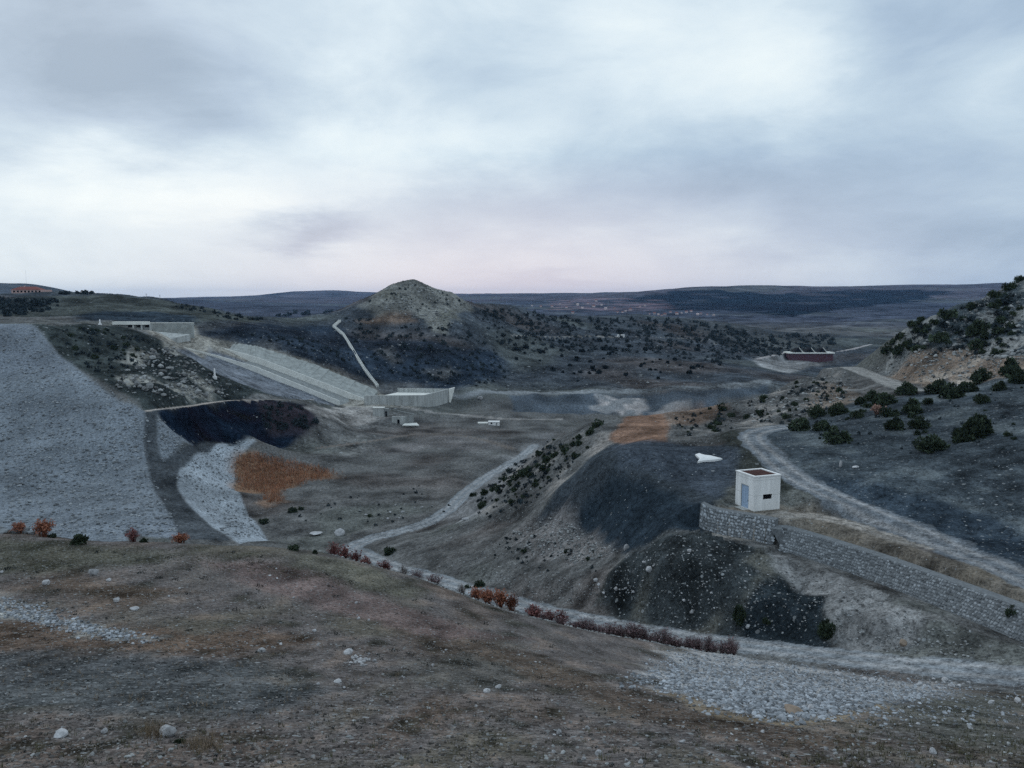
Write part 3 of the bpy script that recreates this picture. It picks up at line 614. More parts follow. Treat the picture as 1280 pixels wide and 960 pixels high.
# ------------------------------------------------------------------ cut the one sheet of ground into named pieces
idg = np.zeros(R.shape, int)                       # 0 valley ground
NAMES = ['valley_ground', 'ground', 'hills', 'far_hills', 'rocky_hill', 'ridge', 'rockfill_face', 'toe_slope', 'berm_road', 'spoil_heap', 'road', 'track', 'hill_track']
idg[hillm > 0.5] = 2; idg[R > 1400] = 3
idg[(X < -60) & (Y > 300)] = 2
idg[Zn['abut'] > 0.5] = 2; idg[Zn['slope_dark'] > 0.5] = 2
idg[Zn['ridge'] > 0.5] = 5; idg[(Zn['right_slope'] > 0.5) | (Zn['right_rock'] > 0.5) | (Zn['right_tan'] > 0.5)] = 4
idg[M_FG > 0.5] = 1
idg[Zn['dam_toe'] > 0.5] = 7; idg[Zn['berm'] > 0.5] = 8; idg[(Zn['dam_face'] > 0.5) | (Zn['dam_face2'] > 0.5)] = 6
idg[(Zn['heap'] > 0.5)] = 9
rn = list(TR)
for i, n_ in enumerate(rn):
    idg[(ROAD_ID == i + 1) & (idg < 6)] = 11 if n_ in ('valley', 'terrace', 'works', 'bench') else (12 if n_ in ('hill', 'flats') else 10)

VID = np.arange(NA * NR).reshape(NA, NR)
nxt = np.roll(VID, -1, 0)
quad = np.stack([VID[:, :-1], VID[:, 1:], nxt[:, 1:], nxt[:, :-1]], -1).reshape(-1, 4)
qid = idg[:, :-1].reshape(-1)
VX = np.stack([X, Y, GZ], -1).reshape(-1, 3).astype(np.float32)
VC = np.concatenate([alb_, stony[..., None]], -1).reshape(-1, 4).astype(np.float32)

def sheet(name, sel, extra_center=False):
    q = quad[sel]; used, inv = np.unique(q, return_inverse=True); q = inv.reshape(-1, 4)
    v = VX[used]; c = VC[used]
    me = bpy.data.meshes.new(name)
    tri = None
    if extra_center:
        ring = np.searchsorted(used, VID[:, 0]); v = np.concatenate([v, [[0, 0, -1.75]]]).astype(np.float32); c = np.concatenate([c, c[:1]])
        tri = np.stack([np.full(NA, len(v) - 1), ring, np.roll(ring, -1)], 1)
    nl = q.size + (tri.size if tri is not None else 0); nf = len(q) + (len(tri) if tri is not None else 0)
    me.vertices.add(len(v)); me.vertices.foreach_set('co', v.ravel())
    me.loops.add(nl); lv = q.ravel() if tri is None else np.concatenate([q.ravel(), tri.ravel()]); me.loops.foreach_set('vertex_index', lv.astype(np.int32))
    me.polygons.add(nf); st = np.arange(len(q)) * 4
    if tri is not None: st = np.concatenate([st, len(q) * 4 + np.arange(len(tri)) * 3])
    me.polygons.foreach_set('loop_start', st.astype(np.int32))
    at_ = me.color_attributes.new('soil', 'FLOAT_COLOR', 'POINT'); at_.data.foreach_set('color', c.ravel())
    me.update(calc_edges=True); me.polygons.foreach_set('use_smooth', np.ones(nf, bool))
    me.materials.append(SOILS.get(name, M_MIDS))
    o = bpy.data.objects.new(name, me); COL.objects.link(o); return o
sheets = {}
for k, n_ in enumerate(NAMES):
    if (qid == k).any(): sheets[n_] = sheet(n_, qid == k, k == 1)
for n_ in ('valley_ground', 'ground', 'hills', 'far_hills', 'rocky_hill', 'ridge', 'road', 'track', 'hill_track'):
    if n_ in sheets: sheets[n_]['kind'] = 'structure'
print('sheets', {k: len(o.data.polygons) for k, o in sheets.items()}, round(time.time() - T0, 1))

def thing(name, label, cat, loc=(0, 0, 0), rotz=0.0, group=None):
    o = bpy.data.objects.new(name, None); COL.objects.link(o); o.location = loc; o.rotation_euler = (0, 0, rotz); o.empty_display_size = 0.5
    o['label'] = label; o['category'] = cat
    if group: o['group'] = group
    return o
def tag(o, label, cat, group=None, kind=None):
    if label: o['label'] = label
    if cat: o['category'] = cat
    if group: o['group'] = group
    if kind: o['kind'] = kind
    return o
dam = thing('dam', 'grey rockfill dam on the left side of the valley with a curved berm road', 'dam')
for n_ in ('rockfill_face', 'toe_slope', 'berm_road'): sheets[n_].parent = dam
tag(sheets['spoil_heap'], 'smooth dark grey heap of tipped soil with a flat top beside the white hut', 'spoil heap', kind='thing')
# ------------------------------------------------------------------ mesh helpers
rnd = random.Random(11)
class MB:
    def __init__(s): s.v = []; s.f = []; s.m = []; s.t = []
    def face(s, pts, m=0, t=0.5):
        b = len(s.v); s.v += [tuple(p) for p in pts]; s.f.append(tuple(range(b, b + len(pts)))); s.m.append(m); s.t.append(t)
    def hexa(s, p, m=0):                              # 8 points: bottom ring, top ring (both anticlockwise from above)
        b = len(s.v); s.v += [tuple(q) for q in p]
        for f in ((3, 2, 1, 0), (4, 5, 6, 7), (0, 1, 5, 4), (1, 2, 6, 5), (2, 3, 7, 6), (3, 0, 4, 7)):
            s.f.append(tuple(b + i for i in f)); s.m.append(m); s.t.append(0.5)
    def box(s, x0, x1, y0, y1, z0, z1, m=0):
        s.hexa([(x0, y0, z0), (x1, y0, z0), (x1, y1, z0), (x0, y1, z0), (x0, y0, z1), (x1, y0, z1), (x1, y1, z1), (x0, y1, z1)], m)
    def add(s, verts, faces, m=0, t=0.5):
        b = len(s.v); s.v += [tuple(p) for p in verts]
        for f in faces: s.f.append(tuple(b + i for i in f)); s.m.append(m); s.t.append(t)
    def tube(s, pts, r, n=8, m=0):
        rings = []
        for i, p in enumerate(pts):
            p = Vector(p); d = (Vector(pts[min(i + 1, len(pts) - 1)]) - Vector(pts[max(i - 1, 0)])).normalized()
            a = d.orthogonal().normalized(); c = d.cross(a); rr = r[i] if isinstance(r, (list, tuple)) else r
            rings.append(len(s.v)); s.v += [tuple(p + (a * math.cos(k * 2 * math.pi / n) + c * math.sin(k * 2 * math.pi / n)) * rr) for k in range(n)]
        for i in range(len(pts) - 1):
            for k in range(n):
                s.f.append((rings[i] + k, rings[i] + (k + 1) % n, rings[i + 1] + (k + 1) % n, rings[i + 1] + k)); s.m.append(m); s.t.append(.5)
        s.f.append(tuple(rings[0] + k for k in range(n))[::-1]); s.m.append(m); s.t.append(.5)
        s.f.append(tuple(rings[-1] + k for k in range(n))); s.m.append(m); s.t.append(.5)
    def mesh(s, name, mats, tint=False, smooth=False):
        me = bpy.data.meshes.new(name); me.from_pydata(s.v, [], s.f); me.update()
        for m in (mats if isinstance(mats, (list, tuple)) else [mats]): me.materials.append(m)
        me.polygons.foreach_set('material_index', s.m)
        if tint:
            a = me.attributes.new('tint', 'FLOAT', 'FACE'); a.data.foreach_set('value', s.t)
        if smooth: me.polygons.foreach_set('use_smooth', [True] * len(s.f))
        return me
    def build(s, name, mats, parent=None, tint=False, smooth=False, loc=None):
        o = bpy.data.objects.new(name, s.mesh(name, mats, tint, smooth)); COL.objects.link(o)
        if parent: o.parent = parent
        if loc is not None: o.location = loc
        return o
def put(name, me, loc, rotz=0.0, sc=(1, 1, 1), tilt=(0, 0)):
    o = bpy.data.objects.new(name, me); COL.objects.link(o); o.location = loc; o.rotation_euler = (tilt[0], tilt[1], rotz); o.scale = sc; return o

def mat(name, rgb, rough=0.85, var=0.25, scale=2.0, spec=0.05, bump=0.0, rand=0.0, tint=0.0, metal=0.0, streak=False, z_band=0.0):
    m = bpy.data.materials.new(name); nt, N, L = nodes(m); b = nt.nodes['Principled BSDF']
    b.inputs['Roughness'].default_value = rough; b.inputs['Specular IOR Level'].default_value = spec; b.inputs['Metallic'].default_value = metal
    tc = N('ShaderNodeTexCoord'); src = tc.outputs['Object']
    if streak:
        mp = N('ShaderNodeMapping'); mp.inputs['Scale'].default_value = (1, 1, 0.12); L(src, mp.inputs[0]); src = mp.outputs[0]
    n = N('ShaderNodeTexNoise'); n.inputs['Scale'].default_value = scale; n.inputs['Detail'].default_value = 5; n.inputs['Roughness'].default_value = 0.65; L(src, n.inputs['Vector'])
    mr = N('ShaderNodeMapRange'); L(n.outputs[0], mr.inputs[0]); mr.inputs[1].default_value = .3; mr.inputs[2].default_value = .7; mr.inputs[3].default_value = 1 - var; mr.inputs[4].default_value = 1 + var
    fac = mr.outputs[0]
    def mul(a, c):
        k = N('ShaderNodeMath'); k.operation = 'MULTIPLY'; L(a, k.inputs[0]); L(c, k.inputs[1]); return k.outputs[0]
    if rand:
        oi = N('ShaderNodeObjectInfo'); r2 = N('ShaderNodeMapRange'); L(oi.outputs['Random'], r2.inputs[0]); r2.inputs[3].default_value = 1 - rand; r2.inputs[4].default_value = 1 + rand; fac = mul(fac, r2.outputs[0])
    if tint:
        a = N('ShaderNodeAttribute'); a.attribute_name = 'tint'; r3 = N('ShaderNodeMapRange'); L(a.outputs['Fac'], r3.inputs[0]); r3.inputs[3].default_value = 1 - tint; r3.inputs[4].default_value = 1 + tint; fac = mul(fac, r3.outputs[0])
    if z_band:
        sp = N('ShaderNodeSeparateXYZ'); L(tc.outputs['Object'], sp.inputs[0]); w = N('ShaderNodeMath'); w.operation = 'PINGPONG'; L(sp.outputs[2], w.inputs[0]); w.inputs[1].default_value = z_band
        r4 = N('ShaderNodeMapRange'); L(w.outputs[0], r4.inputs[0]); r4.inputs[1].default_value = 0.0; r4.inputs[2].default_value = 0.07; r4.inputs[3].default_value = 0.72; r4.inputs[4].default_value = 1.0; fac = mul(fac, r4.outputs[0])
    mx = N('ShaderNodeMix'); mx.data_type = 'RGBA'; mx.blend_type = 'MULTIPLY'; mx.inputs[0].default_value = 1; mx.inputs[6].default_value = (*rgb, 1); L(fac, mx.inputs[7]); L(mx.outputs[2], b.inputs['Base Color'])
    if bump:
        bp = N('ShaderNodeBump'); bp.inputs['Strength'].default_value = bump; bp.inputs['Distance'].default_value = .05; L(n.outputs[0], bp.inputs['Height']); L(bp.outputs[0], b.inputs['Normal'])
    return m
A3 = lambda r, g_, b: tuple(float(v) for v in alb(r, g_, b))
M_WHITE = mat('whitewash', A3(176, 192, 198), .85, .16, 1.5, z_band=1.0, streak=True)
M_CAP = mat('coping', A3(190, 196, 198), .8, .08, 3)
M_ROOFRUST = mat('rusty_roof', (.07, .035, .032), .9, .5, 1.2)
M_DOORBLUE = mat('door_paint', A3(120, 146, 174), .6, .12, 3)
M_DARK = mat('dark_opening', (.012, .012, .014), .9, .2)
M_METAL = mat('dull_metal', (.22, .23, .24), .5, .2, 5, metal=.6)
M_CONC = mat('concrete', A3(128, 140, 146), .9, .32, .8, streak=True)
M_CONCD = mat('concrete_stained', A3(104, 115, 121), .9, .3, .5, streak=True)
M_CONCP = mat('pale_concrete', A3(166, 179, 184), .9, .15, .4)
M_SHOT = mat('rough_lining', A3(114, 126, 131), .95, .3, .35)
M_STONE = mat('stone', A3(98, 107, 113), .9, .35, 2.0, tint=.6, bump=.4)
M_CRUSH = mat('crushed_stone', A3(108, 120, 131), .9, .3, 3.0, tint=.55)
M_GRAVEL = mat('gravel', A3(80, 83, 85), .9, .35, 3.0, tint=.65, bump=.3)
M_BOULD = mat('boulder', A3(128, 138, 147), .9, .45, 1.8, rand=.25, bump=.5)
M_BOULT = mat('tan_boulder', A3(112, 108, 102), .9, .35, 1.8, rand=.2, bump=.5)
M_MORTAR = mat('mortar', A3(84, 94, 102), .95, .3, 3)
M_WALLDULL = mat('dull_wall_stone', A3(96, 107, 116), .9, .3, 3, tint=.5)
M_WALLST = mat('wall_stone', A3(116, 129, 140), .9, .25, 3, tint=.5)
M_LEAF = mat('juniper_leaf', A3(42, 54, 46), .8, .35, 1.2, tint=.65, rand=.2)
M_LEAFF = mat('far_juniper_leaf', A3(28, 38, 44), .8, .3, .4, tint=.5, rand=.15)
M_STEM = mat('stem', (.05, .042, .035), .9, .3)
M_RED = mat('crimson_twig', A3(86, 62, 64), .85, .25, 3, tint=.4)
M_ORA = mat('rust_leaf', A3(104, 74, 63), .85, .25, 3, tint=.4)
M_PUR = mat('bare_twig', A3(88, 80, 86), .85, .25, 3, tint=.4)
M_GREYT = mat('grey_twig', A3(96, 96, 98), .85, .25, 3, tint=.4)
M_REED = mat('reed', A3(116, 90, 74), .9, .3, .2, tint=.6)
M_STRAW = mat('straw', A3(96, 92, 82), .9, .25, 2, tint=.4)
M_GRASS = mat('dull_grass', A3(66, 70, 58), .9, .25, 2, tint=.4)
M_SHEET = mat('white_sheet', A3(206, 210, 214), .6, .06, 2)
M_REDROOF = mat('tile_roof', A3(94, 64, 64), .85, .2, 1)
M_PINKW = mat('plaster', A3(140, 128, 130), .85, .1, 1)
M_HOUSE = mat('far_plaster', A3(138, 136, 142), .85, .1, .2, rand=.3)
M_MAROON = mat('maroon_cladding', A3(66, 52, 62), .8, .15, .3)

# ------------------------------------------------------------------ the white hut
def hut():
    c0 = cast(942, 639.5); c0.z = HUT_P.z
    a0 = math.atan2(c0.x, c0.y); lat = Vector((math.cos(a0), -math.sin(a0), 0)); dep = Vector((math.sin(a0), math.cos(a0), 0))
    k = c0.length / 1000 * 0.985
    wl, wr = 22.2 * k, 30 * k; s = math.hypot(wl, wr); d = (lat * wr + dep * wl) / s
    h = 41.5 * k
    t = thing('hut', 'small white flat-roofed hut with blue door above the curved stone wall', 'hut', c0, math.atan2(d.y, d.x))
    w = MB(); th = .22; b0 = -.6
    d0, d1, dh = .28 * s, .70 * s, .70 * h; x0, x1, z0, z1 = .345 * s, .685 * s, .33 * h, .475 * h
    w.box(0, th, 0, d0, b0, h); w.box(0, th, d1, s, b0, h); w.box(0, th, d0, d1, dh, h); w.box(0, th, d0, d1, b0, .05)
    w.box(th, x0, 0, th, b0, h); w.box(x1, s, 0, th, b0, h); w.box(x0, x1, 0, th, b0, z0); w.box(x0, x1, 0, th, z1, h)
    w.box(th, s, s - th, s, b0, h); w.box(s - th, s, th, s - th, b0, h)
    w.build('wall', M_WHITE, t)
    c = MB(); o = .06
    c.box(-o, s + o, -o, .26, h, h + .16); c.box(-o, s + o, s - .26, s + o, h, h + .16); c.box(-o, .26, .26, s - .26, h, h + .16); c.box(s - .26, s + o, .26, s - .26, h, h + .16)
    c.build('coping', M_CAP, t)
    r = MB(); r.box(.262, s - .262, .262, s - .262, h - .25, h + .05); r.build('roof', M_ROOFRUST, t)
    dr = MB(); dr.box(.07, .12, d0 + .08, d1 - .08, .052, dh - .08); 
    for q in range(1, 4):
        yy = d0 + .08 + (d1 - d0 - .16) * q / 4; dr.box(.055, .069, yy - .02, yy + .02, .1, dh - .12)
    dro = dr.build('door', M_DOORBLUE, t)
    hd = MB(); hd.box(.02, .053, d0 + .2, d0 + .24, 1.0, 1.25); hd.build('handle', M_METAL, dro)
    f = MB(); f.box(.02, .16, d0, d0 + .078, .052, dh); f.box(.02, .16, d1 - .078, d1, .052, dh); f.box(.02, .16, d0 + .079, d1 - .079, dh - .078, dh - .001); f.build('door_frame', M_CONC, t)
    wi = MB(); wi.box(x0, x1, .15, .17, z0, z1); wio = wi.build('window', M_DARK, t)
    wf = MB()
    for q in range(1, 4): wf.box(x0 + .002, x1 - .002, .09, .13, z0 + (z1 - z0) * q / 4 - .02, z0 + (z1 - z0) * q / 4 + .02)
    wf.build('louvre', M_DARK, wio)
    st = MB(); st.box(-.9, -.01, d0 - .1, d1 + .1, -.35, .02); st.build('doorstep', M_CONC, t)
    return t
hut()

# ------------------------------------------------------------------ rocks
def rock_geo(seed, sub=2, flat=.75):
    import bmesh
    r = random.Random(seed); bm = bmesh.new(); bmesh.ops.create_icosphere(bm, subdivisions=sub, radius=.5)
    ax = [(Vector((r.gauss(0, 1), r.gauss(0, 1), r.gauss(0, 1))).normalized(), r.uniform(.22, .42)) for _ in range(12)]
    sx, sy = r.uniform(.85, 1.2), r.uniform(.75, 1.05)
    for v in bm.verts:
        p = v.co.copy()
        for n, d in ax:                                # broken, faceted faces
            q = p.dot(n)
            if q > d: p -= n * (q - d) * .9
        p *= 1 + r.uniform(-.035, .035)
        v.co = Vector((p.x * sx, p.y * sy, p.z * flat))
    vs = [tuple(v.co) for v in bm.verts]; fs = [tuple(v.index for v in f.verts) for f in bm.faces]; bm.free(); return vs, fs
ROCKS = [rock_geo(100 + i, 2, rnd.uniform(.55, .85)) for i in range(9)]
PEB = [rock_geo(200 + i, 1, rnd.uniform(.5, .8)) for i in range(12)]
def rock_mesh(i, m):
    b = MB(); b.add(*ROCKS[i]); me = b.mesh('stone', m); return me
ROCK_ME = [rock_mesh(i, M_BOULD) for i in range(9)]; ROCK_TAN = [rock_mesh(i, M_BOULT) for i in range(9)]
def scatter_rocks(pts, name, m, label=None, kind=None, cat=None):
    b = MB()
    for (p, sz) in pts:
        vs, fs = PEB[rnd.randrange(12)]; a = rnd.uniform(0, 6.28); ca, sa = math.cos(a), math.sin(a); e = rnd.uniform(.7, 1.3)
        b.add([(p[0] + (x * ca * e - y * sa) * sz, p[1] + (x * sa * e + y * ca) * sz, p[2] + (z + .12) * sz) for x, y, z in vs], fs, 0, rnd.random())
    o = b.build(name, m, tint=True)
    if kind: o['kind'] = kind
    if label: tag(o, label, cat)
    return o

# ------------------------------------------------------------------ stone walls
def stone_wall(key, label, batter=.55, thick=1.2):
    top, hgt = WALL_TOP[key], WALLS[key][1] + .5
    L = np.concatenate([[0], np.cumsum(np.linalg.norm(np.diff(top, axis=0), axis=1))])
    n = max(8, int(L[-1] / .5)); q = np.linspace(0, L[-1], n)
    T = np.stack([np.interp(q, L, top[:, k]) for k in range(3)], 1); B = T.copy(); out = []
    for i in range(n):
        e = Vector(T[min(i + 1, n - 1)] - T[max(i - 1, 0)]); nr = Vector((e.y, -e.x, 0)).normalized()
        if nr.dot(-Vector(T[i])) < 0: nr = -nr
        out.append(nr)
    for i in range(n): T[i] += np.array(out[i]) * .30; B[i] += np.array(out[i]) * (.30 + batter) - np.array((0, 0, hgt))
    b, st = MB(), MB()
    for i in range(n - 1):
        n0, n1 = np.array(out[i]) * thick, np.array(out[i + 1]) * thick
        b.hexa([B[i], B[i + 1], B[i + 1] - n1, B[i] - n0, T[i], T[i + 1], T[i + 1] - n1, T[i] - n0])
    rows = int(hgt / (.36 if key == 'curved' else .29))
    for rr in range(rows):
        s_ = rnd.uniform(0, .3)
        while s_ < L[-1]:
            wd = rnd.uniform(.26, .62) * (1 if key == 'curved' else .8); sc = s_ + wd / 2
            if sc > L[-1]: break
            f = sc / L[-1] * (n - 1); i = min(int(f), n - 2); a = f - i; v = (rr + .5 + rnd.uniform(-.2, .2)) / rows
            t_, b_ = T[i] * (1 - a) + T[i + 1] * a, B[i] * (1 - a) + B[i + 1] * a
            p = b_ * (1 - v) + t_ * v; ex = Vector(T[i + 1] - T[i]).normalized(); up = Vector(t_ - b_).normalized(); on = ex.cross(up).normalized()
            if on.dot(out[i]) < 0: on = -on
            vs, fs = PEB[rnd.randrange(12)]; hh = hgt / rows * rnd.uniform(.85, 1.25); ro = rnd.uniform(-.25, .25); co, so_ = math.cos(ro), math.sin(ro)
            st.add([Vector(p) + ex * ((x * co - y * so_) * wd * 1.22) + up * ((x * so_ + y * co) * hh * 1.35) + on * (z * .26 + .01) for x, y, z in vs], fs, 0, rnd.random())
            s_ += wd
    o = Vector(T[0]); t = thing('stone_wall', label, 'wall', o)
    for m_, n_, mt in ((b, 'core', M_MORTAR), (st, 'stonework', M_WALLST if key == 'curved' else M_WALLDULL)):
        m_.v = [tuple(Vector(v) - o) for v in m_.v]; m_.build(n_, mt, t, tint=True)
    return t
stone_wall('curved', 'curved grey stone wall holding up the terrace under the white hut')
stone_wall('long', 'long sloping rubble stone wall running down to the right from below the hut', 1.7)

# ------------------------------------------------------------------ spillway
def wall_line(b, pts, h, th, side=Vector((0, 1, 0)), m=0):
    for i in range(len(pts) - 1):
        p, q = Vector(pts[i]), Vector(pts[i + 1]); s = side * th; d = Vector((0, 0, h))
        b.hexa([p - d, q - d, q - d + s, p - d + s, p, q, q + s, p + s], m)
def spillway():
    o = at(205, 432, 428)
    t = thing('spillway', 'long pale concrete spillway chute descending the hillside to the stilling basin', 'spillway', (o.x, o.y, o.z))
    inv = Matrix.Translation(-Vector((o.x, o.y, o.z)))
    def part(b, n, m, **k):
        ob = b.build(n, m, t, **k); ob.matrix_parent_inverse = inv; return ob
    Nr = [at(x, y, 426) for x, y in ((225, 433), (270, 444), (320, 458.5), (370, 479), (424, 501))]
    Fr = [at(x, y, d) for x, y, d in ((238, 428, 440), (275, 435, 440), (322, 448, 440), (380, 470, 440), (462, 502, 438))]
    Tp = [at(x, y, d) for x, y, d in ((246, 424, 452), (285, 427, 454), (322, 433, 456), (395, 456, 459), (472, 488, 458))]
    b = MB(); wall_line(b, Nr, 5.5, .8); part(b, 'side_wall', M_CONCP)
    b = MB(); wall_line(b, [p + Vector((0, 0, .5)) for p in Fr], 5.5, .8); part(b, 'side_wall', M_CONCP)
    b = MB()
    for i in range(4):
        p, q, r, s = Nr[i] - Vector((0, -.8, 2.6)), Nr[i + 1] - Vector((0, -.8, 2.6)), Fr[i + 1] - Vector((0, .02, 2.9)), Fr[i] - Vector((0, .02, 2.9)); d = Vector((0, 0, 2))
        b.hexa([p - d, q - d, r - d, s - d, p, q, r, s])
    part(b, 'chute_floor', M_CONCD)
    b = MB(); k = 14
    for i in range(4):
        for j in range(k):
            a0, a1 = j / k, (j + 1) / k
            p, q = Fr[i].lerp(Fr[i + 1], a0), Fr[i].lerp(Fr[i + 1], a1); r, s = Tp[i].lerp(Tp[i + 1], a1), Tp[i].lerp(Tp[i + 1], a0); up = Vector((0, .82, .1)); d = Vector((0, 1.5, -1.5))
            r = r + Vector((0, 0, rnd.uniform(-.3, .5))); 
            b.hexa([p + up + d, q + up + d, r + d, s + d, p + up, q + up, r, s])
    part(b, 'side_lining', M_SHOT)
    # basin with walls, deck and the lip at its end
    zt = at(531, 494, 432).z
    def lv(x, D, z=None): v = at(x, 490, D); return Vector((v.x, D, zt if z is None else z))
    a, c, e, f_ = lv(455, 430), lv(531, 432), lv(561, 462), lv(497, 466)
    th = 1.0
    b = MB(); nwall = 8
    for i in range(nwall):
        p, q = a.lerp(c, i / nwall), a.lerp(c, (i + 1) / nwall); s = Vector((0, th, 0)); d = Vector((0, 0, 8.0)); g_ = Vector((.06, 0, 0))
        b.hexa([p - d + g_, q - d - g_, q - d + s - g_, p - d + s + g_, p + g_, q - g_, q + s - g_, p + s + g_])
    b.hexa([a + Vector((0, .1, -8.2)), c + Vector((0, .1, -8.2)), c + Vector((0, .9, -8.2)), a + Vector((0, .9, -8.2)), a + Vector((0, .1, -.05)), c + Vector((0, .1, -.05)), c + Vector((0, .9, -.05)), a + Vector((0, .9, -.05))])
    part(b, 'basin_wall', M_CONC)
    b = MB(); dirn = (e - c).normalized(); s = Vector((-dirn.y, dirn.x, 0)) * th; d = Vector((0, 0, 8.0)); c2 = c + dirn * .02
    b.hexa([c2 - d, e - d, e - d + s, c2 - d + s, c2, e, e + s, c2 + s]); part(b, 'basin_wall', M_CONC)
    b = MB(); b.hexa([f_ - d, e - d, e - d + Vector((0, th, 0)), f_ - d + Vector((0, th, 0)), f_, e, e + Vector((0, th, 0)), f_ + Vector((0, th, 0))]); part(b, 'basin_wall', M_CONC)
    b = MB(); z = Vector((0, 0, -2.4)); z2 = Vector((0, 0, -3.2)); i1 = Vector((0, th + .02, 0))
    b.hexa([a + i1 + z2, c + i1 + s * 1.1 + z2, e + s * 1.1 + z2 - i1 * .2, f_ + z2 - i1 * .1, a + i1 + z, c + i1 + s * 1.1 + z, e + s * 1.1 + z - i1 * .2, f_ + z - i1 * .1]); part(b, 'basin_deck', M_CONCP)
    b = MB(); l0, l1 = e + dirn * .03, e + dirn * 3.2 + Vector((3.0, 0, .4))
    b.hexa([e - d + Vector((.2, -.5, 0)), e - d + Vector((1.0, -.5, 0)), e - d + Vector((1.2, 2.2, 0)), e - d + Vector((.2, 2.2, 0)), e + Vector((.03, -.5, 0)), l1 + Vector((-1, -.5, 0)), l1 + Vector((-.8, 2.2, .1)), e + Vector((.03, 2.2, 0))]); part(b, 'lip', M_CONCP)
    return t
spillway()
def weir():
    p0, p1 = at(140, 402, 415), at(184, 402, 415)
    t = thing('weir_gate', 'pale concrete weir with three dark openings at the head of the spillway', 'weir', p0 - Vector((0, 0, 4)))
    W_ = p1.x - p0.x
    b = MB(); b.box(0, W_, 0, 3.2, 2.4, 4.0); b.build('beam', M_CONCP, t)
    b = MB(); b.box(.05, W_ - .05, 1.2, 3, -3.0, 2.39); b.build('back_wall', M_CONCD, t)
    for k in range(3):
        x = W_ * (.42 + .24 * k); g_ = MB(); g_.box(x, x + W_ * .14, 1.0, 1.19, 1.0, 2.38); g_.build('gate', M_DARK, t)
        pr_ = MB(); pr_.box(x + W_ * .145, x + W_ * .185, .3, 1.19, -2.6, 2.38); pr_.build('pier', M_CONC, t)
    b = MB(); b.hexa([(.1, -12, -6), (W_ + 8, -12, -8.2), (W_ + 22, -.2, -6), (0, -.2, -3.6), (.1, -12, -4.6), (W_ + 8, -12, -6.4), (W_ + 22, -.2, -2.6), (0, -.2, .6)]); b.build('apron', M_CONC, t)
    q0, q1 = at(186, 404, 432), at(245, 404, 436)
    w = thing('headwall', 'plain pale concrete wall right of the three weir openings', 'wall', (q0.x, q0.y, q0.z - 5.0))
    L_ = q1.x - q0.x; b = MB(); b.box(0, L_, 0, 1.2, -3, 5.0); b.build('wall_face', M_SHOT, w); b = MB(); b.box(-.1, L_ + .1, -.12, 1.3, 5.002, 5.35); b.build('coping', M_CONCP, w)
weir()
# crest wall of the dam and the road it carries on along the abutment
b = MB(); pts = [Vector((x, 331.5, -10.6)) for x in (-360, -300, -250, -197)]
pts[-1].z = pts[-2].z
wall_line(b, pts, 1.3, .5); ob = b.build('crest_wall', M_CONCD, dam)
# culvert
def culvert():
    p = cast(498, 530); s = p.y / 1000
    t = thing('culvert', 'grey concrete culvert headwall with a dark arched opening below the spillway basin', 'culvert', p, -.12)
    b = MB(); hw, hh = 8.5 * s, 9.5 * s; ow, oh = 1.7 * s, 4.2 * s
    b.box(-hw, -ow, 0, 1, -1, hh); b.box(ow, hw, 0, 1, -1, hh)
    n = 8; arc = [(ow * math.cos(math.pi * k / n), oh + ow * math.sin(math.pi * k / n)) for k in range(n + 1)]
    for k in range(n):
        (xa, za), (xb, zb) = arc[k], arc[k + 1]
        b.hexa([(xb, 0, zb), (xa, 0, za), (xa, 1, za), (xb, 1, zb), (xb, 0, hh), (xa, 0, hh), (xa, 1, hh), (xb, 1, hh)])
    b.build('headwall', M_CONC, t)
    b = MB(); b.box(-ow - .3, ow + .3, 1.02, 1.2, -1, oh + ow + .3); b.build('opening', M_DARK, t)
    b = MB(); b.hexa([(hw, .1, -1), (hw + 9 * s, 3, -1), (hw + 9 * s, 4, -1), (hw, 1.1, -1), (hw, .1, hh), (hw + 9 * s, 3, hh * 1.15), (hw + 9 * s, 4, hh * 1.15), (hw, 1.1, hh)]); b.build('wing_wall', M_CONCD, t)
    b = MB(); b.hexa([(hw * .9, -4, -.4), (hw + 20 * s, -3, -.4), (hw + 14 * s, 2, -.4), (hw, -.1, -.4), (hw * .9, -4, .12), (hw + 20 * s, -3, .12), (hw + 14 * s, 2, .5), (hw, -.1, .4)]); b.build('apron', M_CONCP, t)
    q = cast(482, 521); t2 = thing('gatehouse', 'small grey concrete box with a doorway left of the culvert arch', 'gatehouse', q); s = q.y / 1000
    b = MB(); b.box(-16 * s, -2 * s, 0, 3, -1, 11 * s); b.build('wall', M_CONC, t2)
    b = MB(); b.box(-1.99 * s, 3.5 * s, .3, 3, -1, 10 * s); b.build('wall', M_CONCD, t2)
    b = MB(); b.box(-.4 * s, 1.6 * s, .2, .29, -.2, 7 * s); b.build('door', M_DARK, t2)
    b = MB(); b.box(-16.3 * s, -1.7 * s, -.2, 3.2, 11.01 * s, 11.8 * s); b.build('roof', M_CONCP, t2)
    q = cast(500, 513); t3 = thing('channel_wall', 'long low concrete wall between the culvert and the basin', 'wall', q); s = q.y / 1000
    b = MB(); b.hexa([(-14 * s, 0, -2), (22 * s, -4, -5), (22 * s, -3, -5), (-14 * s, 1, -2), (-14 * s, 0, 2.2 * s), (22 * s, -4, -4 * s), (22 * s, -3, -4 * s), (-14 * s, 1, 2.2 * s)]); b.build('wall_face', M_CONCD, t3)
culvert()
